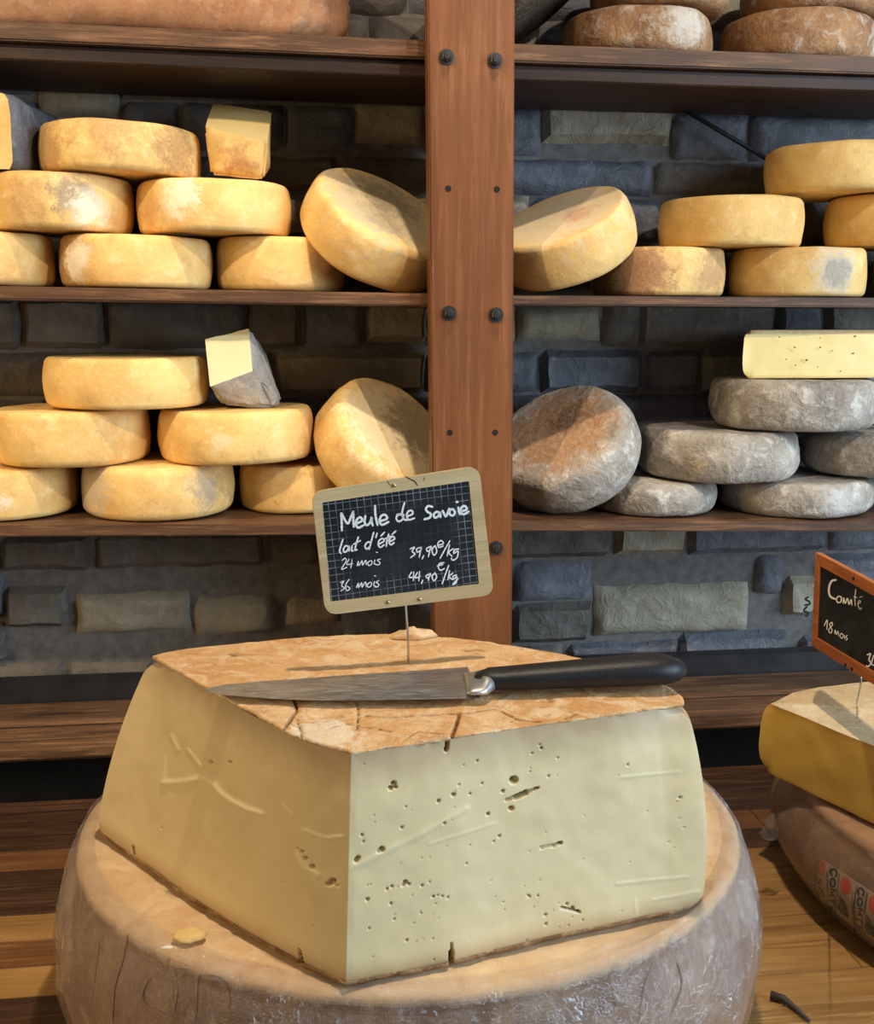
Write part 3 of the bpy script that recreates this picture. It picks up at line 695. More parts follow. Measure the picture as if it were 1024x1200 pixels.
def wrap_mat():
    t = NT('crinkled_cling_film')
    tr = t.n('ShaderNodeBsdfTransparent'); tr.inputs[0].default_value = (.95, .95, .97, 1)
    gl = t.n('ShaderNodeBsdfGlossy'); gl.inputs['Roughness'].default_value = .07; gl.inputs[0].default_value = (1, 1, 1, 1)
    df = t.n('ShaderNodeBsdfDiffuse'); df.inputs[0].default_value = (.75, .76, .80, 1)
    n1 = t.noise(16, 6, .75, t.coord('Object', (1, 1, .35)), 2.2); n2 = t.noise(60, 4, .7, t.coord('Object', (1, 1, .5)), 1.5)
    b1_ = t.n('ShaderNodeBump'); b1_.inputs['Strength'].default_value = 1; b1_.inputs['Distance'].default_value = .010; t.l(n1, b1_.inputs['Height'])
    b2_ = t.n('ShaderNodeBump'); b2_.inputs['Strength'].default_value = 1.0; b2_.inputs['Distance'].default_value = .005; t.l(n2, b2_.inputs['Height']); t.l(b1_.outputs[0], b2_.inputs['Normal'])
    t.l(b2_.outputs[0], gl.inputs['Normal'])
    lw = t.n('ShaderNodeFresnel'); lw.inputs[0].default_value = 1.5;     fac = t.math('MINIMUM', t.math('ADD', t.math('MULTIPLY', lw.outputs[0], 1.1), .05), .5)
    ms0 = t.n('ShaderNodeMixShader'); ms0.inputs[0].default_value = .02; t.l(tr.outputs[0], ms0.inputs[1]); t.l(df.outputs[0], ms0.inputs[2])
    ms = t.n('ShaderNodeMixShader'); t.l(fac, ms.inputs[0]); t.l(ms0.outputs[0], ms.inputs[1]); t.l(gl.outputs[0], ms.inputs[2])
    t.l(ms.outputs[0], t.t.nodes['Material Output'].inputs[0]); return t.m
M['wrap'] = wrap_mat()
def wrinkle(an, r, zz):
    e = .0034 * abs(nz((math.cos(an) * 3, math.sin(an) * 3, zz * 9), 2.4, 9)) + .0020 * abs(nz((math.cos(an) * 14, math.sin(an) * 14, zz * 10), 1.0, 4))
    return (e, 0) if zz < WH - 1e-6 else (0, e)
wr = link('plastic_wrap', big_wheel_mesh('plastic_wrap', WR, WBUL, WH, .011, 5.0,   .0006, 360, 40, .0022, .283, False, wrinkle), M['wrap'], wheel_root)
wr['label'] = 'clear crinkled cling film'
tag(wheel_root, 'large plastic-wrapped wheel on the counter beneath the big cut wedge', 'cheese')
# raised outline marks pressed into the side of the wheel
def surf_map(bv, conv, lift=.0006, org=Vector()):
    def g(X, Y):
        px, py = conv(X, Y); d = ray(px, py).normalized(); hit, nrm, i_, dd = bv.ray_cast(CAM - org, d)
        if hit is None: hit = CAM - org + d * 1.0; nrm = -d
        return hit + org + nrm * lift
    return g
bpy.context.view_layer.update()
bvw = BVHTree.FromPolygons([v.co[:] for v in body.data.vertices], [p.vertices[:] for p in body.data.polygons])
sm = surf_map(bvw, lambda X, Y: (X / 2.56, 1080 + Y / 2.56), .0009, Vector(wheel_root.location))
emb = rind('pressed_mark_rind', srgb(168, 136, 110), srgb(148, 116, 92), srgb(190, 162, 134), srgb(80, 54, 36), (), 33, .4, .4)
PM = [(9, [(560, 145), (520, 140), (470, 155), (435, 190), (428, 235), (450, 255), (490, 275), (525, 290)]), (7, [(600, 160), (590, 200), (590, 250), (582, 300)]), (7, [(610, 160), (660, 170), (685, 210), (690, 300)]),
                        (8, [(740, 305), (750, 280), (780, 275), (800, 290)]), (5, [(385, 40), (365, 130), (345, 200), (338, 300)]), (4, [(300, 40), (290, 130), (282, 200)]), (6, [(525, 150), (530, 220), (520, 280)]),
                        (8, [(1230, 320), (1300, 290), (1400, 262), (1480, 255)]), (8, [(1700, 300), (1800, 240), (1830, 200), (1850, 250)]), (6, [(810, 270), (830, 290), (835, 306)]),
                        (5, [(1960, 120), (1930, 200), (1920, 290)]), (5, [(2030, 120), (2045, 190), (2010, 280)])]
for st in PM: ribbon('pressed_mark', [(st[0] * .8, st[1])], sm, 6, emb, wheel_root, wvar=.25)
# crumb of cheese on the rim
def blob(name, c, rx, ry, rz_, mat, seed, label=None, cat=None, amp=.25):
    bm = bmesh.new(); bmesh.ops.create_icosphere(bm, subdivisions=3, radius=1)
    for v in bm.verts:
        k = 1 + amp * nz(v.co, 1.6, seed) + amp * .5 * nz(v.co, 4, seed); v.co = Vector((v.co.x * rx * k, v.co.y * ry * k, v.co.z * rz_ * (k if v.co.z > 0 else .6)))
    o = bm_obj(name, bm, mat, None, True); o.location = c
    if label: tag(o, label, cat)
    return o
crm = plain('crumb_paste', srgb(232, 200, 130), .6, 0, 200, .1, .3)
c = U(222, 1097, z=WH + .004); blob('cheese_crumb', (c.x, c.y, WH + .0045), .012, .009, .0035, crm, 4.1, 'flat yellow cheese flake on rim of wrapped wheel', 'crumb')
c = U(196, 1111, z=WH + .004); blob('cheese_crumb', (c.x, c.y, WH + .0045), .0045, .002, .0012, plain('pale_crumb', srgb(240, 226, 200), .6), 7.1, 'tiny pale crumb beside the yellow flake on wrapped wheel', 'crumb')

# ---------------------------------------------------------------- the big cut wedge
ZB, ZT = WH + .0055, .330
def cw(px, py, z): p = U(px, py, z=z); return Vector((p.x, p.y, 0))
botL = [cw(*q, ZB) for q in ((115, 977), (155, 1003), (250, 1069), (350, 1126), (405, 1151))]
botR = [cw(*q, ZB) for q in ((405, 1151), (512, 1131), (612, 1106), (712, 1084), (762, 1073), (820, 1062))]
topL = [cw(*q, ZT) for q in ((178, 771), (235, 803), (280, 829), (350, 865), (411, 884))]
topR = [cw(*q, ZT) for q in ((411, 884), (512, 869), (612, 853), (712, 840), (782, 829), (802, 826))]
topA = [cw(*q, ZT) for q in ((802, 826), (797, 815), (780, 805), (720, 785), (668, 769), (600, 757), (540, 750), (470, 744), (380, 747), (300, 752), (235, 759), (190, 766), (178, 771))]
NL, NR_, NA, NZ = 250, 360, 120, 190
def resample(pts, n, smooth=True):
    q = catmull(pts, 12) if smooth else pts
    d = [0]
    for i in range(1, len(q)): d.append(d[-1] + (q[i] - q[i - 1]).length)
    xs = np.interp(np.linspace(0, d[-1], n + 1), d, [p.x for p in q]); ys = np.interp(np.linspace(0, d[-1], n + 1), d, [p.y for p in q])
    return np.stack([xs, ys], 1)
tp = np.concatenate([resample(topL, NL)[:-1], resample(topR, NR_)[:-1], resample(topA, NA)[:-1]])
bL, bR = resample(botL, NL), resample(botR, NR_)
tA = resample(topA, NA)
# bottom arc: the top arc carried outwards so that it joins both lower corners
w0 = np.linspace(0, 1, NA + 1)[:, None]
bA = tA + (bR[-1] - tA[0]) * (1 - w0) + (bL[0] - tA[-1]) * w0
mid_out = np.sin(np.pi * w0) * .018; cen = tp.mean(0); dirs = (tA - cen) / np.linalg.norm(tA - cen, axis=1)[:, None]
bA = bA + dirs * mid_out
bt = np.concatenate([bL[:-1], bR[:-1], bA[:-1]])
NN = len(tp); tt = np.linspace(0, 1, NZ + 1)
V = np.zeros((NZ + 1, NN, 3)); V[:, :, :2] = bt[None] * (1 - tt[:, None, None]) + tp[None] * tt[:, None, None]; V[:, :, 2] = ZB + (ZT - ZB) * tt[:, None]
# the rind side swells and its shoulders round off; the ends of the cut faces follow it
idx = np.arange(NN); inarc = idx >= NL + NR_
def fade(a, b): return np.clip(a / b, 0, 1)
wgt = np.ones(NN); wgt[:NL] = 1 - fade(idx[:NL], 26); wgt[NL:NL + NR_] = 1 - fade((NL + NR_) - idx[NL:NL + NR_], 34); wgt = wgt ** 2 * (3 - 2 * wgt)
dr = V[:, :, :2] - cen; dr /= np.linalg.norm(dr, axis=2)[:, :, None]
sw = (.010 * np.sin(np.pi * tt) ** .7 - .012 * np.clip((tt - .90) / .10, 0, 1) ** 2 - .006 * np.clip((.07 - tt) / .07, 0, 1) ** 2)
V[:, :, :2] += dr * (sw[:, None] * wgt[None, :])[:, :, None]
# inward normals of the two cut faces
nL = np.array([(topL[-1] - topL[0]).y, -(topL[-1] - topL[0]).x]); nL /= np.linalg.norm(nL)
nR = np.array([(topR[-1] - topR[0]).y, -(topR[-1] - topR[0]).x]); nR /= np.linalg.norm(nR)
if nL @ (cen - tp[NL]) < 0: nL = -nL
if nR @ (cen - tp[NL]) < 0: nR = -nR
def seg_d(Q, a, b):
    a, b = np.array(a, float), np.array(b, float); ab = b - a; t = np.clip(((Q - a) @ ab) / (ab @ ab + 1e-9), 0, 1); return np.linalg.norm(Q - a - t[:, None] * ab, axis=1), t
def poly_d(Q, pts):
    best = np.full(len(Q), 1e9)
    for a, b in zip(pts[:-1], pts[1:]): best = np.minimum(best, seg_d(Q, a, b)[0])
    return best
def lc(X, Y): return (100 + X / 3.103, 840 + Y / 3.103)
def rc(X, Y): return (400 + X / 2.327, 840 + Y / 2.327)
rs = np.random.RandomState(3)
def vnoise(P, s, seed):
    return np.array([noise.noise(Vector((p[0] * s + seed, p[1] * s, p[2] * s - seed))) for p in P])
relief_shade = np.zeros((NZ + 1, NN))
for (i0, i1, nrm, conv, holes, slits, ridges) in (
    (0, NL, nL, lc, [(455, 165, 9), (525, 165, 7), (278, 403, 5), (785, 490, 8), (800, 515, 9), (825, 545, 11), (900, 598, 15), (885, 607, 11), (915, 612, 7), (655, 150, 4), (715, 600, 4), (825, 760, 4), (770, 480, 5)],
     [([(776, 845), (780, 870)], 3.5), ([(780, 866), (786, 893)], 7), ([(172, 470), (176, 498)], 4.5)],
     [([(285, 240), (350, 236), (430, 222), (462, 240), (490, 275), (530, 305), (590, 338), (640, 352)], 11, .0016), ([(315, 70), (340, 120)], 8, .0010), ([(375, 120), (420, 180)], 6, .0008), ([(790, 410), (870, 440), (935, 435)], 8, .0008), ([(770, 500), (800, 545), (845, 575)], 12, .0010), ([(715, 320), (750, 355)], 7, .0008), ([(290, 150), (288, 235)], 7, .0006)]),
    (NL, NL + NR_, nR, rc, [(142, 182, 9), (135, 194, 9), (148, 192, 6), (470, 173, 14), (440, 203, 6), (463, 250, 9), (305, 212, 7), (265, 230, 6), (350, 210, 4), (280, 290, 5), (165, 302, 5), (110, 362, 10), (102, 366, 7), (45, 385, 8), (40, 392, 8), (10, 420, 9), (175, 453, 8), (170, 460, 6), (185, 457, 5),
      (125, 470, 5), (138, 464, 5), (220, 460, 5), (240, 450, 4), (70, 498, 6), (15, 498, 4), (250, 490, 5), (262, 487, 4), (275, 489, 4), (290, 492, 4), (135, 510, 5), (545, 85, 5), (540, 76, 4), (520, 100, 4), (565, 162, 4), (590, 112, 4), (515, 150, 3), (400, 265, 6), (580, 352, 6), (630, 520, 6), (645, 530, 5), (615, 510, 5), (558, 565, 5),
      (556, 540, 5), (512, 490, 5), (535, 488, 4), (75, 577, 4), (178, 610, 5), (340, 400, 4), (430, 325, 5), (415, 340, 4), (922, 220, 5), (935, 302, 3), (55, 322, 5), (60, 340, 4), (175, 245, 4), (145, 553, 4), (320, 185, 4), (383, 182, 4), (780, 130, 4), (370, 120, 4)] + [(rs.uniform(20, 900), rs.uniform(440, 680), rs.uniform(1.8, 3)) for _ in range(46)] + [(rs.uniform(20, 940), rs.uniform(110, 440), rs.uniform(1.5, 2.6)) for _ in range(26)],
     [([(450, 227), (485, 215)], 5), ([(475, 220), (505, 207)], 8), ([(505, 207), (537, 194)], 4), ([(545, 357), (600, 345)], 4), ([(299, 618), (301, 645)], 3), ([(300, 640), (300, 672)], 7.5), ([(287, 92), (290, 60), (300, 30)], 6), ([(600, 520), (650, 533)], 3)],
     [([(20, 415), (110, 372), (200, 330), (340, 250)], 9, .0012), ([(750, 456), (940, 436)], 5, .0008), ([(240, 347), (420, 290)], 5, .0006), ([(760, 165), (920, 150)], 5, .0006), ([(850, 500), (975, 475)], 5, .0008), ([(800, 500), (805, 540)], 5, .0006)])):
    sub_ = V[:, i0:i1 + 1].reshape(-1, 3); Q = to_px(sub_)
    d = np.zeros(len(sub_)); ha = np.zeros(len(sub_)); ri = np.zeros(len(sub_)); sc_ = 3.103 if conv is lc else 2.327
    for (X, Y, r) in holes:
        c_ = np.array(conv(X, Y)); r_ = max(r / sc_, 1.0); dd = np.linalg.norm((Q - c_) * (1, 1.15), axis=1)
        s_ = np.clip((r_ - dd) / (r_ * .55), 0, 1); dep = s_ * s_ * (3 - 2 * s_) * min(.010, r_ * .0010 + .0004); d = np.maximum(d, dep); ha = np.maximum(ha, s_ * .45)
    for (pts, wdt) in slits:
        L_ = [conv(*p) for p in pts]; dd = poly_d(Q, L_); r_ = wdt / sc_
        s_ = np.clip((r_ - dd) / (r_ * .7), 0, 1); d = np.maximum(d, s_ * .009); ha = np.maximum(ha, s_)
    for (pts, wdt, hgt) in ridges:
        L_ = [conv(*p) for p in pts]; dd = poly_d(Q, L_); r_ = wdt / sc_; d -= np.exp(-(dd / (r_ * .9)) ** 2) * hgt * (.7 if conv is lc else .4); ri = np.maximum(ri, np.exp(-(dd / (r_ * .8)) ** 2))
    d += vnoise(sub_, 22, 4.0) * .0011 + vnoise(sub_, 70, 8.0) * .00035
    edge = np.minimum(np.arange(i1 - i0 + 1), i1 - i0 - np.arange(i1 - i0 + 1)) / 6.0
    d *= np.tile(np.clip(edge, 0, 1), NZ + 1)
    V[:, i0:i1 + 1, :2] += nrm * d.reshape(NZ + 1, -1)[:, :, None]
    relief_shade[:, i0:i1 + 1] = (ha - ri * (.5 if conv is lc else .2) * (ha < .05)).reshape(NZ + 1, -1)
wed = empty('cut_cheese_wedge', (float(cen[0]), float(cen[1]), ZB))
O3 = np.array(wed.location)
def grid_obj(name, A, closed, mat, parent, attr=None, flip=False):
    r_, c_ = A.shape[:2]; A2 = (A - O3).reshape(-1, 3)
    i, j = np.meshgrid(np.arange(r_ - 1), np.arange(c_ if closed else c_ - 1), indexing='ij')
    j2 = (j + 1) % c_; q = np.stack([i * c_ + j, i * c_ + j2, (i + 1) * c_ + j2, (i + 1) * c_ + j], -1).reshape(-1, 4)
    if flip: q = q[:, ::-1]
    me = bpy.data.meshes.new(name); me.vertices.add(len(A2)); me.vertices.foreach_set('co', A2.ravel())
    me.loops.add(q.size); me.loops.foreach_set('vertex_index', q.ravel().astype(np.int32)); me.polygons.add(len(q)); me.polygons.foreach_set('loop_start', (np.arange(len(q)) * 4).astype(np.int32))
    me.update(calc_edges=True); me.validate()
    if attr is not None:
        at = me.attributes.new('crack', 'FLOAT', 'POINT'); at.data.foreach_set('value', attr.ravel())
    return link(name, me, mat, parent)
def wedge_paste():
    t = NT('aged_wedge_paste'); H = ZT - ZB
    n1 = t.noise(6, 3, .5); n2 = t.noise(24, 4, .55); n3 = t.noise(300, 3, .6)
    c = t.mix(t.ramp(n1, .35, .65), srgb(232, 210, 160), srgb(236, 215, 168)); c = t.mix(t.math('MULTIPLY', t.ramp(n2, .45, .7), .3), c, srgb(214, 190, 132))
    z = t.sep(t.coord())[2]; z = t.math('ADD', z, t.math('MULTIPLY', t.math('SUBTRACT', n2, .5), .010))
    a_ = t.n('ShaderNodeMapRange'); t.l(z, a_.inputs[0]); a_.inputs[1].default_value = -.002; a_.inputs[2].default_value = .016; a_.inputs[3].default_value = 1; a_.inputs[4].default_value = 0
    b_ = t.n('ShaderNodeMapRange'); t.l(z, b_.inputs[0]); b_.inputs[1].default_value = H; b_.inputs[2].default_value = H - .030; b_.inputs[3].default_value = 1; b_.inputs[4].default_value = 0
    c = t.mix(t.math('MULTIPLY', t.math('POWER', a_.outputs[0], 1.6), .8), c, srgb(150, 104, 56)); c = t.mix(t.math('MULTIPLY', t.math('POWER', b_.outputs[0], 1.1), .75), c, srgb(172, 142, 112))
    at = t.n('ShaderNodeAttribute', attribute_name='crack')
    c = t.mix(t.math('MAXIMUM', at.outputs['Fac'], 0), c, srgb(104, 66, 24)); c = t.mix(t.math('MAXIMUM', t.math('MULTIPLY', at.outputs['Fac'], -1.0), 0), c, srgb(250, 240, 200))  # holes and slits take painted shade; ridges take painted highlight and broken paste's pallor
    return t.done(c, .42, [(n3, .12, .0006)], .4)
grid_obj('paste', V[:, :NL + NR_ + 1], False, wedge_paste(), wed, relief_shade[:, :NL + NR_ + 1])
Varc = np.concatenate([V[:, NL + NR_:], V[:, :1]], 1)
side_r = rind('wedge_side_rind', srgb(190, 152, 112), srgb(158, 120, 84), srgb(214, 190, 150), srgb(120, 84, 54), (), 77, .5, .6)
grid_obj('side_rind', Varc[::3], False, side_r, wed)
# crusts: closed slabs whose ragged rim follows the outline
TOPCR = [([(235, 128), (241, 150), (215, 186)], 5), ([(350, 132), (358, 150), (355, 186)], 3), ([(549, 160), (541, 185), (524, 226)], 7), ([(370, 160), (420, 163), (470, 160), (560, 155), (615, 148)], 2.5), ([(630, 152), (660, 168), (704, 172)], 3), ([(115, 40), (135, 48)], 3), ([(560, 36), (595, 34)], 3.5),
         ([(380, 77), (398, 80)], 3), ([(750, 166), (770, 158)], 2.5), ([(868, 157), (900, 147)], 3), ([(240, 165), (250, 195), (246, 205)], 3), ([(40, 48), (60, 50)], 2.5), ([(300, 185), (330, 175), (420, 190)], 1.8), ([(700, 150), (720, 130), (800, 125)], 1.8), ([(440, 210), (470, 190), (520, 195)], 1.8)]
def crust(name, ring, z0, th, up, mat, rings=70, overhang=-.0008, cracks=(), amp=.0012):
    n = len(ring); cen2 = ring.mean(0); rowsA, attr = [], []
    nzr = np.array([nz((p[0], p[1], 0), 90, 3) + .6 * nz((p[0], p[1], 0), 260, 6) for p in ring])
    nrm = (ring - cen2); nrm /= np.linalg.norm(nrm, axis=1)[:, None]
    rim = ring + nrm * (overhang + nzr * .0016)[:, None]
    prof = [(0.0, 1.0 - .004, 0), (0.0, 1.0, 0), (.5, 1.003, 0), (1.0, .999, 1)] + [(1.0, 1 - (k / rings) ** 1.0, 1) for k in range(1, rings)] + [(1.0, 0.002, 1)]
    for (h_, s_, f_) in prof:
        P2 = cen2 + (rim - cen2) * s_
        z_ = z0 + h_ * th * (1 if up else -1)
        A = np.concatenate([P2, np.full((n, 1), z_)], 1); at = np.zeros(n)
        if f_:
            A[:, 2] += (vnoise(A, 16, 2.0) * 1.6 + vnoise(A, 60, 5.0) * .8 + vnoise(A, 200, 5.0) * .3) * amp
            if cracks:
                Q = to_px(A)
                for (pts, wd) in cracks:
                    L_ = [(200 + a_ / 1.625, 740 + b_ / 1.625) for a_, b_ in pts]; r_ = wd / 1.625 * .62; dd = poly_d(Q, L_) + vnoise(A, 160, 1.0) * .8
                    s2 = np.clip((r_ - dd) / (r_ * .6), 0, 1); A[:, 2] -= s2 * .0035; at = np.maximum(at, s2)
        rowsA.append(A); attr.append(at)
    return grid_obj(name, np.array(rowsA), True, mat, wed, np.array(attr))
def crust_mat(name, c1, c2, c3, dark, white_at=None):
    t = NT(name); n1 = t.noise(11, 5, .65, None, .4); n2 = t.noise(48, 6, .7, None, .8); n3 = t.noise(260, 4, .7)
    c = t.mix(t.ramp(n1, .36, .62), c1, c2); c = t.mix(t.math('MULTIPLY', t.ramp(n2, .46, .62), .6), c, c3); c = t.mix(t.math('MULTIPLY', t.ramp(t.noise(90, 5, .8), .6, .68), .5), c, dark)
    if white_at:
        for (p, r, col) in white_at:
            k = t.math('SUBTRACT', t.math('ADD', t.math('MULTIPLY', n2, 1.4), -.05), t.math('DIVIDE', t.dist_to(p, t.coord()), r)); c = t.mix(t.ramp(k, 0, .15), c, col)
    at = t.n('ShaderNodeAttribute', attribute_name='crack'); c = t.mix(t.math('MULTIPLY', at.outputs['Fac'], .9), c, srgb(84, 44, 20))
    return t.done(c, .75, [(n3, .7, .0016), (n2, .9, .004)], .25)
pw = U(375, 862, z=ZT) - Vector(wed.location); pw2 = U(285, 815, z=ZT) - Vector(wed.location)
crust('top_rind', tp[::2], ZT - .0012, .0024, True, crust_mat('flaky_top_rind', srgb(208, 154, 98), srgb(228, 184, 130), srgb(244, 222, 184), srgb(124, 80, 46), [((pw.x, pw.y, ZT - ZB), .05, srgb(238, 216, 186)), ((pw2.x, pw2.y, ZT - ZB), .04, srgb(234, 208, 168))]), cracks=TOPCR)
botring = V[0, :, :2][::2]
crust('bottom_rind', botring, ZB + .001, .0030, False, crust_mat('dark_bottom_rind', srgb(120, 86, 56), srgb(150, 116, 80), srgb(190, 160, 120), srgb(60, 40, 26)), rings=6, overhang=.0008, amp=.0)
tag(wed, 'big pale cut cheese wedge with crusty orange top under knife and sign', 'cheese')
c = U(490, 744, z=ZT + .005); blob('cheese_crumb', (c.x - .005, c.y + .002, ZT + .0030), .017, .006, .008, plain('flaky_crust_crumb', srgb(220, 184, 138), .8, 0, 120, .15, .6), 9.1, 'crumbly bit of rind at back edge of big wedge top', 'crumb', .6)

# ---------------------------------------------------------------- the knife lying on the wedge
KZ = ZT + .0078
def kp(px, py, z=KZ): return U(px, py, z=z)
tip = kp(238, 809)
spine = [(238, 808.5), (262, 804), (300, 800.5), (360, 796), (430, 791), (500, 786.5), (548, 783)]
edge = [(238, 809.5), (258, 813.5), (300, 817.5), (360, 820.5), (430, 820.5), (500, 819.5), (563, 818)]
sA = resample([Vector((kp(*q).x, kp(*q).y, 0)) for q in spine], 40); eA = resample([Vector((kp(*q).x, kp(*q).y, 0)) for q in edge], 40)
knife = empty('knife', tuple(kp(560, 800)))
KO = Vector(knife.location); vs_, fs = [], []
for i in range(41):
    for (s_, h_) in ((0, .0011), (0, -.0011), (.62, -.0009), (1, 0), (.62, .0009)):
        p = sA[i] * (1 - s_) + eA[i] * s_; vs_.append(Vector((p[0], p[1], KZ + h_ * (1 if i > 0 else .2))) - KO)
for i in range(40):
    for k in range(5): a_ = i * 5 + k; b_ = i * 5 + (k + 1) % 5; fs.append((a_, b_, b_ + 5, a_ + 5))
fs.append((4, 3, 2, 1, 0)); fs.append(tuple(200 + k for k in range(5)))
def blade_mat():
    t = NT('scuffed_blade_steel'); n = t.noise(30, 6, .7, t.coord('Object', (1, 6, 1), (0, 0, .6)), 1.5); n2 = t.noise(9, 4, .6)
    c = t.mix(t.ramp(n, .4, .7), (.36, .38, .41, 1), (.72, .74, .78, 1)); r = t.math('ADD', t.math('MULTIPLY', n, .35), .22)
    m = t.done(c, r, [(n, .05, .0005)]); t.b.inputs['Metallic'].default_value = .95; return m
o = link('blade', mesh('blade', vs_, fs), blade_mat(), knife, False)
hc = [(557, 800.5, .0105, .0040), (562, 799, .0125, .0060), (566, 797, .0115, .0070), (570, 796.5, .0110, .0076)]
def loft(name, secs, mat, zf, pw=2.6, seg=20):
    P_ = [Vector(U(a_, b_, z=zf(d_))) for a_, b_, c_, d_ in secs]; vs2, fs2 = [], []; n = len(P_)
    for i, p in enumerate(P_):
        t = (P_[min(i + 1, n - 1)] - P_[max(i - 1, 0)]).normalized(); s = t.cross(Vector((0, 0, 1))).normalized(); u_ = s.cross(t)
        for k in range(seg):
            an = 2 * math.pi * k / seg; ca, sa = math.cos(an), math.sin(an); ca = math.copysign(abs(ca) ** (2 / pw), ca); sa = math.copysign(abs(sa) ** (2 / pw), sa)
            vs2.append(p + s * ca * secs[i][2] + u_ * sa * secs[i][3] - KO)
    for i in range(n - 1):
        for k in range(seg): fs2.append((i * seg + k, i * seg + (k + 1) % seg, (i + 1) * seg + (k + 1) % seg, (i + 1) * seg + k))
    fs2.append(tuple(range(seg))[::-1]); fs2.append(tuple((n - 1) * seg + k for k in range(seg)))
    return link(name, mesh(name, vs2, fs2), mat, knife)
zf = lambda b_: KZ
ZH = lambda b_: ZT + .0062 + max(b_, .0055)
loft('bolster', [(546, 801.5, .0225, .0014), (548, 801.5, .0235, .0040), (557, 801, .0235, .0044), (563, 800, .0215, .0056), (566, 798.5, .0150, .0068), (569, 796.5, .0115, .0074)], plain('satin_bolster_steel', (.5, .5, .5, 1), .45, .9, 90, .1), ZH)
hnd = [(568, 795.5, .0095, .0070), (572, 795.2, .0122, .0080), (590, 794.5, .0135, .0083), (620, 793, .0140, .0092), (660, 790.5, .0150, .0100), (700, 788, .0160, .0108), (740, 785.5, .0170, .0116), (768, 784, .0170, .0118), (781, 783.5, .0155, .0108), (788, 783.3, .0115, .0080), (791, 783.2, .0050, .0035)]
hs = catmull([Vector((a_, b_, 0)) for a_, b_, c_, d_ in hnd], 4); h1 = catmull([Vector((c_, d_, 0)) for a_, b_, c_, d_ in hnd], 4)
loft('handle', [(p.x, p.y, q.x, q.y) for p, q in zip(hs, h1)], plain('black_moulded_handle', (.012, .013, .016, 1), .48, 0, 300, .2, .25), ZH, 2.3, 28)
tag(knife, 'long steel knife with black handle lying across top of big wedge', 'knife')

# ---------------------------------------------------------------- chalk sign on its pin
pin0 = U(479, 775, z=ZT + .003)
sn = Vector((.10, -1, .02)).normalized()                  # the sign faces the camera, nearly upright
def sc2(X, Y): return (350 + X / 4.096, 530 + Y / 4.096)
sp0 = pin0 + Vector((0, -.003, .1))
def smap(X, Y, lift=0.0): return on_plane(*sc2(X, Y), sp0 + sn * lift, sn)
cs = [smap(60, 190), smap(862, 64), smap(934, 682), smap(128, 780)]
ex = ((cs[1] - cs[0]) + (cs[2] - cs[3])).normalized(); ez = ex.cross(-sn).normalized() if False else (sn.cross(ex)).normalized()
if ez.z < 0: ez = -ez
yv = ez.cross(ex)
SM = Matrix((ex.to_4d(), (yv).to_4d(), ez.to_4d(), (0, 0, 0, 1))).transposed(); c0 = sum(cs, Vector()) / 4
SM = Matrix.Translation(c0) @ Matrix(((ex.x, yv.x, ez.x, 0), (ex.y, yv.y, ez.y, 0), (ex.z, yv.z, ez.z, 0), (0, 0, 0, 1)))
sign = empty('chalk_sign'); sign.matrix_world = SM; bpy.context.view_layer.update(); SI = SM.inverted()
def sloc(X, Y, lift=0.0):
    q = SI @ smap(X, Y); return (q.x, q.z)
FR = yv.dot(sn)                                            # local y that points to the viewer
sgn = 1 if FR > 0 else -1
def rounded(corners, r, n=6):
    out_ = []; m = len(corners)
    for i in range(m):
        p, a_, b_ = Vector(corners[i]), Vector(corners[i - 1]), Vector(corners[(i + 1) % m]); da, db = (a_ - p).normalized() * r, (b_ - p).normalized() * r
        for k in range(n + 1): t = k / n; out_.append((p + da) * (1 - t) ** 2 + p * 2 * t * (1 - t) + (p + db) * t * t)
    return out_
def frame_part(name, outer, inner, d0, d1, mat, parent):
    n = len(outer); vs2, fs2 = [], []
    for loop, dd in ((outer, d0), (inner, d0), (inner, d1), (outer, d1)):
        for p in loop: vs2.append((p[0], sgn * dd, p[1]))
    for L_ in range(4):
        for i in range(n): a_, b_ = L_ * n + i, L_ * n + (i + 1) % n; c_, d_ = ((L_ + 1) % 4) * n + (i + 1) % n, ((L_ + 1) % 4) * n + i; fs2.append((a_, b_, c_, d_))
    bm = bmesh.new(); me = mesh(name, vs2, fs2); bm.from_mesh(me); return bm_obj(name, bm, mat, parent)
oc = [Vector(sloc(*q)) for q in ((60, 190), (862, 64), (934, 682), (128, 780))]
ic = [Vector(sloc(*q)) for q in ((112, 240), (814, 137), (862, 630), (152, 715))]
frw = wood('pale_beech_frame', srgb(190, 164, 118), srgb(208, 184, 138), srgb(220, 198, 156), 'X', 1.2, .5, scr=.05)
frame_part('frame', rounded(oc, .011), rounded(ic, .0012), .0022, -.0022, frw, sign)
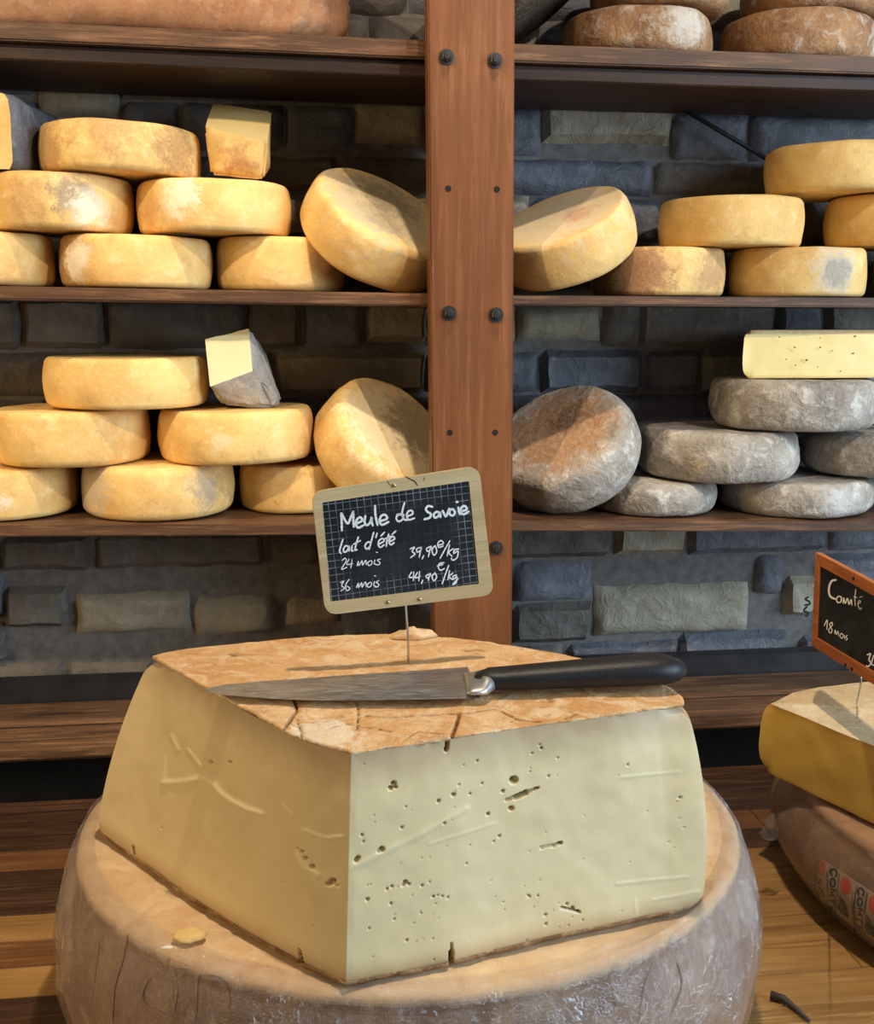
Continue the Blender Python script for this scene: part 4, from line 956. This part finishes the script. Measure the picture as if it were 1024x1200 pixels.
def slate_mat(name, x0, x1, z0, z1, cell, slant=0.0, strength=.55, edge=.16):
    t = NT(name); xyz = t.sep(t.coord())
    xx = t.math('DIVIDE', t.math('SUBTRACT', xyz[0], x0), cell); zz = t.math('DIVIDE', t.math('SUBTRACT', xyz[2], z0), cell)
    def line(v):
        fr = t.math('ABSOLUTE', t.math('SUBTRACT', t.math('FRACT', v), .5)); return t.math('GREATER_THAN', fr, .462)
    ln = t.math('MAXIMUM', line(xx), line(zz))
    ux = t.math('DIVIDE', t.math('SUBTRACT', xyz[0], x0), x1 - x0); uz = t.math('DIVIDE', t.math('SUBTRACT', xyz[2], z0), z1 - z0)
    e = t.math('MINIMUM', t.math('MINIMUM', ux, t.math('SUBTRACT', 1.0, ux)), t.math('MULTIPLY', t.math('MINIMUM', uz, t.math('SUBTRACT', 1.0, uz)), .8))
    em = t.n('ShaderNodeMapRange'); t.l(e, em.inputs[0]); em.inputs[1].default_value = edge * .45; em.inputs[2].default_value = edge; em.inputs[3].default_value = 1; em.inputs[4].default_value = .06
    wear = t.ramp(t.noise(60, 4, .7), .3, .6)
    c = t.mix(t.math('MULTIPLY', t.math('MULTIPLY', t.math('MULTIPLY', ln, em.outputs[0]), strength), wear), (.009, .011, .014, 1), (.55, .60, .66, 1))
    sm_ = t.ramp(t.noise(18, 5, .7), .45, .8); c = t.mix(t.math('MULTIPLY', sm_, .06), c, (.5, .5, .5, 1))
    return t.done(c, .6, [], .25)
xs_ = [p.x for p in ic]; zs_ = [p.y for p in ic]
bm = bmesh.new(); cen_i = sum(ic, Vector((0, 0))) / 4; big = [cen_i + (p - cen_i) * 1.04 for p in ic]
f_ = [bm.verts.new((p.x, sgn * .0012, p.y)) for p in big]; b_ = [bm.verts.new((p.x, -sgn * .0012, p.y)) for p in big]
bm.faces.new(f_); bm.faces.new(b_[::-1])
for i in range(4): bm.faces.new((f_[i], f_[(i + 1) % 4], b_[(i + 1) % 4], b_[i]))
bm_obj('slate_board', bm, slate_mat('ruled_slate', (xs_[0] + xs_[3]) / 2, (xs_[1] + xs_[2]) / 2, (zs_[2] + zs_[3]) / 2, (zs_[0] + zs_[1]) / 2, .00595), sign)
chalk = plain('white_chalk_ink', (.86, .87, .88, 1), .8, 0, 500, .12)
ST = []
def add(w_, *strokes): ST.extend((w_, s) for s in strokes)
add(11, [(203, 292), (206, 330), (207, 376)], [(205, 292), (220, 322), (236, 342), (250, 312), (262, 284)], [(262, 284), (262, 320), (264, 358)],
    [(278, 342), (304, 328), (296, 312), (280, 322), (274, 345), (286, 362), (312, 350)], [(320, 305), (316, 335), (326, 350), (342, 338), (350, 312), (350, 335), (356, 352)], [(366, 256), (368, 300), (378, 350)],
    [(388, 332), (424, 318), (414, 300), (396, 306), (388, 330), (400, 348), (432, 334)])
add(9, [(500, 302), (478, 300), (468, 316), (478, 332), (498, 322), (504, 298)], [(508, 242), (500, 270), (496, 298), (506, 322), (520, 326)], [(520, 308), (546, 296), (542, 280), (526, 284), (518, 304), (528, 324), (556, 316)], [(470, 300), (495, 294)])
add(11, [(642, 262), (622, 258), (610, 272), (618, 286), (634, 296), (628, 314), (602, 322)], [(676, 290), (660, 286), (648, 300), (654, 314), (670, 306), (678, 288), (680, 312)], [(690, 280), (698, 296), (706, 308), (716, 288), (722, 270)],
    [(740, 272), (726, 278), (724, 296), (738, 304), (750, 290), (740, 272)], [(766, 264), (768, 282), (774, 298)], dot(760, 238, 7), [(780, 284), (806, 274), (798, 258), (782, 264), (778, 284), (790, 298), (816, 284)])
add(8, [(212, 418), (202, 450), (196, 476), (204, 486)], [(240, 452), (224, 450), (214, 468), (220, 480), (234, 470), (242, 450), (242, 474)], [(256, 448), (254, 472), (262, 472)], [(286, 406), (276, 440), (270, 468), (280, 468)], [(262, 442), (296, 424)],
    [(346, 432), (330, 432), (318, 450), (326, 464), (342, 452)], [(360, 384), (350, 420), (338, 466)], [(376, 388), (370, 410)], [(386, 440), (410, 426), (402, 414), (386, 424), (382, 444), (392, 456), (410, 444)], [(394, 402), (412, 384)],
    [(432, 392), (424, 424), (420, 452)], [(408, 418), (442, 402)], [(436, 430), (460, 416), (452, 404), (438, 414), (434, 432), (442, 444), (458, 434)], [(448, 394), (466, 378)])
add(5, [(208, 520), (222, 508), (228, 520), (214, 545), (206, 562), (232, 552)], [(242, 512), (230, 538), (260, 534)], [(256, 514), (250, 556)], [(280, 545), (286, 522), (288, 544), (304, 520), (306, 542), (322, 518), (324, 540)], [(344, 520), (332, 530), (336, 544), (350, 536), (350, 522), (342, 520)],
    [(366, 516), (362, 534), (372, 538)], dot(375, 480, 6), [(392, 512), (378, 518), (390, 530), (384, 540), (370, 540)])
add(5, [(200, 626), (216, 618), (206, 640), (220, 652), (202, 666)], [(242, 610), (226, 636), (230, 664), (246, 654), (232, 642)], [(276, 650), (286, 628), (286, 650), (302, 626), (304, 648), (320, 622), (324, 646)], [(342, 624), (330, 634), (334, 648), (348, 640), (348, 626), (340, 624)],
    [(364, 620), (360, 638), (370, 642)], dot(366, 593, 6), [(384, 616), (372, 624), (384, 634), (378, 646), (364, 646)])
add(6.5, [(534, 464), (556, 456), (544, 476), (558, 488), (536, 506)], [(586, 456), (566, 464), (570, 480), (586, 468), (588, 456), (578, 504)], [(600, 496), (592, 512)], [(632, 452), (614, 462), (618, 476), (634, 464), (634, 452), (622, 502)], [(654, 448), (640, 468), (648, 494), (662, 478), (656, 448)],
    [(672, 446), (694, 438), (684, 424), (668, 436), (672, 456), (694, 450)], [(726, 424), (704, 462), (678, 510)], [(724, 444), (712, 498)], [(742, 462), (720, 480), (736, 500)], [(768, 464), (748, 468), (744, 486), (764, 474), (760, 505), (740, 518), (732, 508)])
add(6.5, [(542, 574), (530, 600), (556, 598)], [(552, 574), (550, 616)], [(570, 576), (558, 602), (584, 596)], [(580, 572), (576, 618)], [(596, 614), (588, 630)], [(630, 584), (612, 592), (616, 604), (632, 592), (630, 582), (622, 616)], [(654, 578), (640, 596), (648, 616), (662, 600), (654, 578)],
    [(698, 530), (676, 534), (670, 552), (680, 566), (700, 558)], [(664, 546), (692, 538)], [(720, 542), (704, 586), (688, 632)], [(724, 568), (716, 612)], [(740, 580), (722, 596), (738, 612)], [(758, 588), (740, 596), (744, 610), (758, 596), (756, 625), (738, 634), (766, 606)])
bpy.context.view_layer.update()
ribbon('chalk_writing', ST, lambda X, Y: smap(X, Y, .0018), 8, chalk, sign, 5, wvar=.18)
for (X, Y) in ((455, 158), (426, 717), (578, 702)):
    q = SI @ smap(X, Y); bm = bmesh.new(); bmesh.ops.create_cone(bm, cap_ends=True, segments=16, radius1=.0019, radius2=.0014, depth=.0012, matrix=Matrix.Rotation(math.pi / 2 * sgn * -1, 4, 'X'))
    r_ = bm_obj('rivet', bm, M['brass'], sign, True); r_.location = (q.x, sgn * .0027, q.z)
ribbon('frame_crack', [(5, [(515, 118), (540, 132), (556, 140), (570, 160)]), (3, [(425, 138), (438, 158)]), (3, [(604, 120), (601, 134)])], lambda X, Y: smap(X, Y, .0024), 4, M['hole'], sign)
pt = U(477, 700, y=(pin0.y + c0.y) / 2); pinp = [SI @ (pin0 - Vector((0, 0, .012))), SI @ (pin0 + Vector((-.0005, 0, .02))), SI @ (smap(518, 735) - sn * .003), SI @ (smap(512, 690) - sn * .0035)]
tube('pin', pinp, .0011, M['steel'], sign)
tag(sign, 'chalk price sign with pale rounded wooden frame, pinned into big wedge', 'sign')

# ---------------------------------------------------------------- right-hand stack: marked wheel, yellow half wheel, second sign
CWc = W(.752, 1.162); CR, CB, CH = .350, .368, .110
cwr = empty('marked_round_cheese', (CWc.x, CWc.y, 0))
mC = cloth_rind('brown_wheel_rind', srgb(202, 160, 118), srgb(182, 138, 98), srgb(158, 122, 84), srgb(132, 98, 66), srgb(196, 166, 128), CH, .014, 9, False)
cbody = link('rind', big_wheel_mesh('rind', CR - .004, CB, CH, .014, 12.0, .0012, 300, 30), mC, cwr)
bvc = BVHTree.FromPolygons([v.co[:] for v in cbody.data.vertices], [p.vertices[:] for p in cbody.data.polygons])
def cv(X, Y): return (940 + X / 10.905, 1000 + Y / 10.905)
bpy.context.view_layer.update()
CO = Vector(cwr.location)
def cmap(lift): return surf_map(bvc, cv, lift, CO)
def patch(name, poly, mat, lift, n=8, m=8):
    g = cmap(lift); A_ = [Vector((*p, 0)) for p in poly]; vs2, fs2 = [], []
    for i in range(n + 1):
        for j in range(m + 1):
            u_, v_ = i / n, j / m; q = (A_[0] * (1 - u_) + A_[1] * u_) * (1 - v_) + (A_[3] * (1 - u_) + A_[2] * u_) * v_; vs2.append(g(q.x, q.y) - CO)
    for i in range(n):
        for j in range(m): a_ = i * (m + 1) + j; fs2.append((a_, a_ + 1, a_ + m + 2, a_ + m + 1))
    return link(name, mesh(name, vs2, fs2), mat, cwr)
def fan(name, pts, mat, lift):
    g = cmap(lift); c_ = sum((Vector((*p, 0)) for p in pts), Vector()) / len(pts); vs2 = [g(c_.x, c_.y) - CO]; n = len(pts); fs2 = []
    for r_ in (.5, 1.0):
        for p in pts: q = c_ + (Vector((*p, 0)) - c_) * r_; vs2.append(g(q.x, q.y) - CO)
    for i in range(n): fs2.append((0, 1 + i, 1 + (i + 1) % n)); fs2.append((1 + i, 1 + n + i, 1 + n + (i + 1) % n, 1 + (i + 1) % n))
    return link(name, mesh(name, vs2, fs2), mat, cwr)
band = plain('printed_band_paper', srgb(186, 160, 132), .6, 0, 90, .12); grn = plain('dark_green_ink', srgb(40, 54, 44), .6); org = plain('red_orange_ink', srgb(222, 84, 28), .6); orl = plain('faded_orange_ink', srgb(196, 100, 70), .6)
patch('printed_band', [(255, 70), (1000, 560), (1000, 1260), (150, 500)], band, .0006, 20, 14)
def ell(cx, cy_2, rx, ry, n=24, rot=0.0): return [(cx + rx * math.cos(2 * math.pi * k / n) * math.cos(rot) - ry * math.sin(2 * math.pi * k / n) * math.sin(rot), cy_2 + rx * math.cos(2 * math.pi * k / n) * math.sin(rot) + ry * math.sin(2 * math.pi * k / n) * math.cos(rot)) for k in range(n)]
fan('round_mark', ell(262, 185, 46, 92), orl, .0011)
for (cx, cyy) in ((562, 418), (925, 660)):
    fan('round_mark', ell(cx, cyy, 72, 118, rot=-.12), orl, .0010); fan('round_mark', ell(cx, cyy, 48, 86, rot=-.12), org, .0013)
for dx, dy in ((0, 0), (345, 245)):
    g = lambda pts: [(x_ + dx, y_ + dy) for x_, y_ in pts]
    S = [(9, g([(340, 250), (335, 500), (340, 750)])), (9, g([(488, 255), (455, 520)])),
         (24, g([(392, 285), (375, 240), (400, 205), (435, 215), (452, 260), (435, 300)])),               # C
         (22, g([(378, 340), (370, 380), (395, 425), (428, 405), (430, 355), (402, 325), (378, 340)])),      # O
         (16, g([(370, 450), (440, 470)])), (14, g([(440, 470), (385, 505), (432, 545)])), (16, g([(432, 545), (360, 530)])),  # M
         (16, g([(430, 560), (425, 660)])), (18, g([(428, 610), (360, 590)])),                               # T
         (17, g([(360, 670), (425, 690)])), (14, g([(362, 670), (360, 740)])), (14, g([(395, 690), (392, 750)])), (14, g([(428, 695), (428, 790)]))]
    if dx == 0: S += [(8, [(375, 165), (352, 250)]), (7, [(325, 230), (320, 330)])]
    else: S += [(9, [(710, 405), (665, 700), (672, 1000)]), (8, [(850, 500), (808, 760)]), (8, [(655, 480), (640, 860)]), (9, [(812, 990), (806, 1100)])]
    ribbon('printed_letters', S, cmap(.0013), 12, grn, cwr, 4)
    fan('bell_mark', g([(500, 560), (535, 590), (570, 660), (600, 740), (608, 800), (590, 820), (550, 800), (490, 740), (455, 690), (480, 620)]), grn, .0012)
    ribbon('bell_outline', [(7, g([(500, 540), (445, 640), (438, 690)])), (8, g([(450, 530), (500, 545), (470, 600)]))], cmap(.0014), 8, grn, cwr, 3)
ribbon('printed_numerals', [(16, [(180, 290), (170, 350), (220, 380), (250, 330)]), (10, [(215, 330), (245, 400)]), (10, [(190, 370), (160, 420)]), (16, [(170, 430), (220, 540), (240, 545)]), (14, [(195, 400), (260, 470), (285, 550)]), (10, [(210, 460), (245, 520)])], cmap(.0013), 12, grn, cwr, 4)
tag(cwr, 'round wheel with green printed lettering and orange dots, right foreground', 'cheese')
# shiny film on its shoulder
def wr2(an, r, zz):
    e = .0012 * abs(nz((math.cos(an) * 5, math.sin(an) * 5, zz * 9), 2.4, 2)); return (e, 0) if zz < CH - 1e-6 else (0, e)
def film_mat():
    m = M['wrap'].copy(); m.name = 'thin_cling_film'
    for nd in m.node_tree.nodes:
        if nd.type == 'MATH' and nd.operation == 'MINIMUM': nd.inputs[1].default_value = .35
        if nd.type == 'MIX_SHADER' and not nd.inputs[0].is_linked: nd.inputs[0].default_value = .02
    return m
film = link('plastic_wrap', big_wheel_mesh('plastic_wrap', CR - .004, CB, CH, .014, 5.0, .0004, 240, 20, .0024, .32, False, wr2), film_mat(), cwr)

# yellow half wheel standing on it
Z2, Z3 = CH + .006, .197
dC = [(888, 905), (1024, 966)]
p1, p2 = U(893, 905, z=Z2), U(1024, 968, z=Z2); q1, q2 = U(897, 822, z=Z3), U(1024, 864, z=Z3)
fd = (Vector((p2.x - p1.x, p2.y - p1.y, 0))).normalized(); nface = Vector((fd.y, -fd.x, 0))
far = Vector((p1.x, p1.y, 0)) + fd * .40
A0 = Vector((q1.x, q1.y, 0)); bk1, bk2 = U(950, 803, z=Z3), U(1000, 797, z=Z3)
ring = [A0, Vector((far.x, far.y, 0)), far + Vector((.16, .10, 0)), Vector((bk2.x + .20, bk2.y - .02, 0)), Vector((bk2.x + .10, bk2.y + .015, 0)), Vector((bk2.x, bk2.y, 0)), Vector((bk1.x, bk1.y, 0)), Vector(((bk1.x + A0.x) / 2 - .004, (bk1.y + A0.y) / 2 + .006, 0))]
comte_p = paste_mat('deep_yellow_paste', srgb(224, 184, 88), srgb(230, 192, 100), srgb(190, 136, 56), 0, Z3 - Z2, .006, .010)
comte_r = rind('cream_top_rind', srgb(224, 200, 158), srgb(206, 178, 134), srgb(240, 226, 196), srgb(160, 122, 80), (), 91, .6, .6)
half = piece('yellow_cheese_half', [(p.x, p.y) for p in ring], Z2, Z3, comte_r, comte_p, 'deep yellow half cheese with cream rind on marked wheel, right edge', 0, 1, rnd_=.010, crust=0, amp=.0006, seed=12)
ribbon('scored_line', [(5, [(952, 803), (980, 824), (1015, 848), (1060, 880)])], lambda X, Y: U(X, Y, z=Z3 + .0009), 5, plain('scored_rind_groove', srgb(150, 126, 90), .8), half, 6, wvar=.3)
ribbon('scored_line', [(1.6, [(985, 822), (1005, 829), (1010, 828)])], lambda X, Y: U(X, Y, z=Z3 + .0009), 5, plain('scored_rind_hair', srgb(170, 150, 110), .8), half, 6)

# second sign
s2n = None
e0 = U(957, 700, d=1.0)
A_ = U(958, 646, d=1.262); 
def depthpt(px, py, dep): return CAM + ray(px, py) * dep
TL, BL = depthpt(958, 647, 1.245), depthpt(953.5, 758, 1.245); TR, BR = depthpt(1024, 682, 1.115), depthpt(1024, 801, 1.115)
n2 = (TR - TL).cross(BL - TL).normalized()
if n2.dot(CAM - TL) < 0: n2 = -n2
def s2(px, py, lift=0.0): return on_plane(px, py, TL + n2 * lift, n2)
ext = 1.45
TL_, BL_ = s2(958, 647), s2(953.5, 757); dirT = (s2(1024, 682) - TL_); TRx = TL_ + dirT.normalized() * .185; BRx = BL_ + (s2(1024, 801) - BL_).normalized() * .185
c2 = (TL_ + BL_ + TRx + BRx) / 4; ex2 = ((TRx - TL_) + (BRx - BL_)).normalized(); ez2 = ((TL_ - BL_) - ex2 * (TL_ - BL_).dot(ex2)).normalized(); ey2 = ez2.cross(ex2)
S2 = Matrix.Translation(c2) @ Matrix(((ex2.x, ey2.x, ez2.x, 0), (ex2.y, ey2.y, ez2.y, 0), (ex2.z, ey2.z, ez2.z, 0), (0, 0, 0, 1)))
sign2 = empty('chalk_sign'); sign2.matrix_world = S2; bpy.context.view_layer.update(); S2I = S2.inverted(); sg2 = 1 if ey2.dot(n2) > 0 else -1
O2 = [S2I @ p for p in (TL_, TRx, BRx, BL_)]; fw_ = .0125
cO = sum((Vector((p.x, p.z)) for p in O2), Vector((0, 0))) / 4
Oq = [Vector((p.x, p.z)) for p in O2]
def inset(q, w_): 
    out_ = []
    for i, p in enumerate(q):
        a_, b_ = q[i - 1] - p, q[(i + 1) % 4] - p; out_.append(p + a_.normalized() * w_ + b_.normalized() * w_)
    return out_
Iq = inset(Oq, fw_)
redw = wood('reddish_pine_frame', srgb(150, 84, 44), srgb(184, 112, 62), srgb(206, 138, 84), 'X', 1.5, .4, scr=.05)
for i in range(4):
    j = (i + 1) % 4; bm = bmesh.new(); fr_ = [bm.verts.new((p.x, sg2 * .003, p.y)) for p in (Oq[i], Oq[j], Iq[j], Iq[i])]; bk_ = [bm.verts.new((p.x, -sg2 * .004, p.y)) for p in (Oq[i], Oq[j], Iq[j], Iq[i])]
    bm.faces.new(fr_); bm.faces.new(bk_[::-1])
    for k in range(4): bm.faces.new((fr_[k], fr_[(k + 1) % 4], bk_[(k + 1) % 4], bk_[k]))
    bmesh.ops.bevel(bm, geom=bm.edges[:], offset=.0006, segments=1, affect='EDGES'); bm_obj('frame_rail', bm, redw, sign2)
bm = bmesh.new(); fr_ = [bm.verts.new((p.x, sg2 * .0012, p.y)) for p in inset(Oq, fw_ * .9)]; bk_ = [bm.verts.new((p.x, -sg2 * .002, p.y)) for p in inset(Oq, fw_ * .9)]
bm.faces.new(fr_); bm.faces.new(bk_[::-1])
for k in range(4): bm.faces.new((fr_[k], fr_[(k + 1) % 4], bk_[(k + 1) % 4], bk_[k]))
bm_obj('slate_board', bm, slate_mat('plain_slate', -.08, .08, -.045, .045, .004, 0, .05, .6), sign2)
g2_ = lambda X, Y: s2(860 + X / 5, 620 + Y / 5, .0018)
ribbon('chalk_writing', [(12, [(598, 298), (572, 305), (556, 345), (562, 392), (592, 410)]), (8, [(612, 392), (600, 410), (608, 430), (626, 425), (628, 400), (612, 392)]), (7, [(640, 436), (642, 402), (652, 436), (664, 405), (674, 442), (686, 412), (690, 445)]),
                         (5, [(714, 352), (708, 400), (710, 450)]), (3.5, [(700, 395), (722, 402)]), (3.5, [(728, 440), (742, 425), (730, 420), (726, 445), (738, 470), (746, 462)]), (3, [(735, 400), (752, 395)]),
                         (6, [(528, 566), (546, 532), (544, 588)]), (6, [(574, 545), (560, 560), (574, 590), (566, 610), (554, 592), (576, 562), (574, 545)]), (5, [(590, 614), (592, 590), (600, 618), (608, 598), (614, 624)]), (5, [(628, 610), (620, 628), (634, 640), (640, 620), (628, 610)]), (5, [(648, 622), (648, 644)]), (5, [(664, 622), (654, 632), (664, 642), (656, 652)]),
                         (8, [(780, 738), (800, 730), (790, 765), (802, 785), (786, 806), (776, 800)]), (8, [(818, 740), (806, 790), (830, 800)]), (8, [(832, 760), (826, 830)])], g2_, 8, chalk, sign2, 4)
for (X, Y) in ((670, 797), (708, 820), (718, 290)):
    q = S2I @ s2(860 + X / 5, 620 + Y / 5, 0); bm = bmesh.new(); bmesh.ops.create_cone(bm, cap_ends=True, segments=12, radius1=.0022, radius2=.0018, depth=.0012, matrix=Matrix.Rotation(math.pi / 2, 4, 'X')); r_ = bm_obj('rivet', bm, M['hole'], sign2, True); r_.location = (q.x, sg2 * .0032, q.z)
pb = U(1005, 829, z=Z3 - .002); pn = [S2I @ pb, S2I @ (pb + (s2(1002, 812) - pb) * .35), S2I @ (s2(1002, 800) - n2 * .006), S2I @ (s2(1000, 770) - n2 * .0055)]
tube('pin', catmull(pn, 4), .0010, M['steel'], sign2)
tag(sign2, 'chalk sign with reddish wooden frame above yellow half cheese, right edge', 'sign')

# small things on the counter
tw = tube('twig', [U(903, 1166, z=.004), U(918, 1170, z=.004), U(930, 1180, z=.003), U(948, 1196, z=.003)], .003, plain('dark_grey_twig', srgb(74, 66, 62), .7), None, 8, lambda t: .0042 * (1 - .6 * t))
tag(tw, 'dark grey twisted scrap on counter at bottom right', 'scrap')
kn = U(902, 975, z=.075); o = blob('plastic_knot', (kn.x - .002, kn.y, kn.z), .009, .006, .016, M['wrap'], 3.3, amp=.9); o.parent = cwr; o.location = Vector((kn.x, kn.y, kn.z)) - CO; o['label'] = 'gathered knot of plastic'; 
fl = link('floor', box_mesh('floor', -2.2, 2.6, -1.6, 1.9, -.95, -.90), plain('dark_floor_tiles', srgb(90, 84, 78), .5, 0, 6, .2), None, False)
tag(fl, kind='structure')
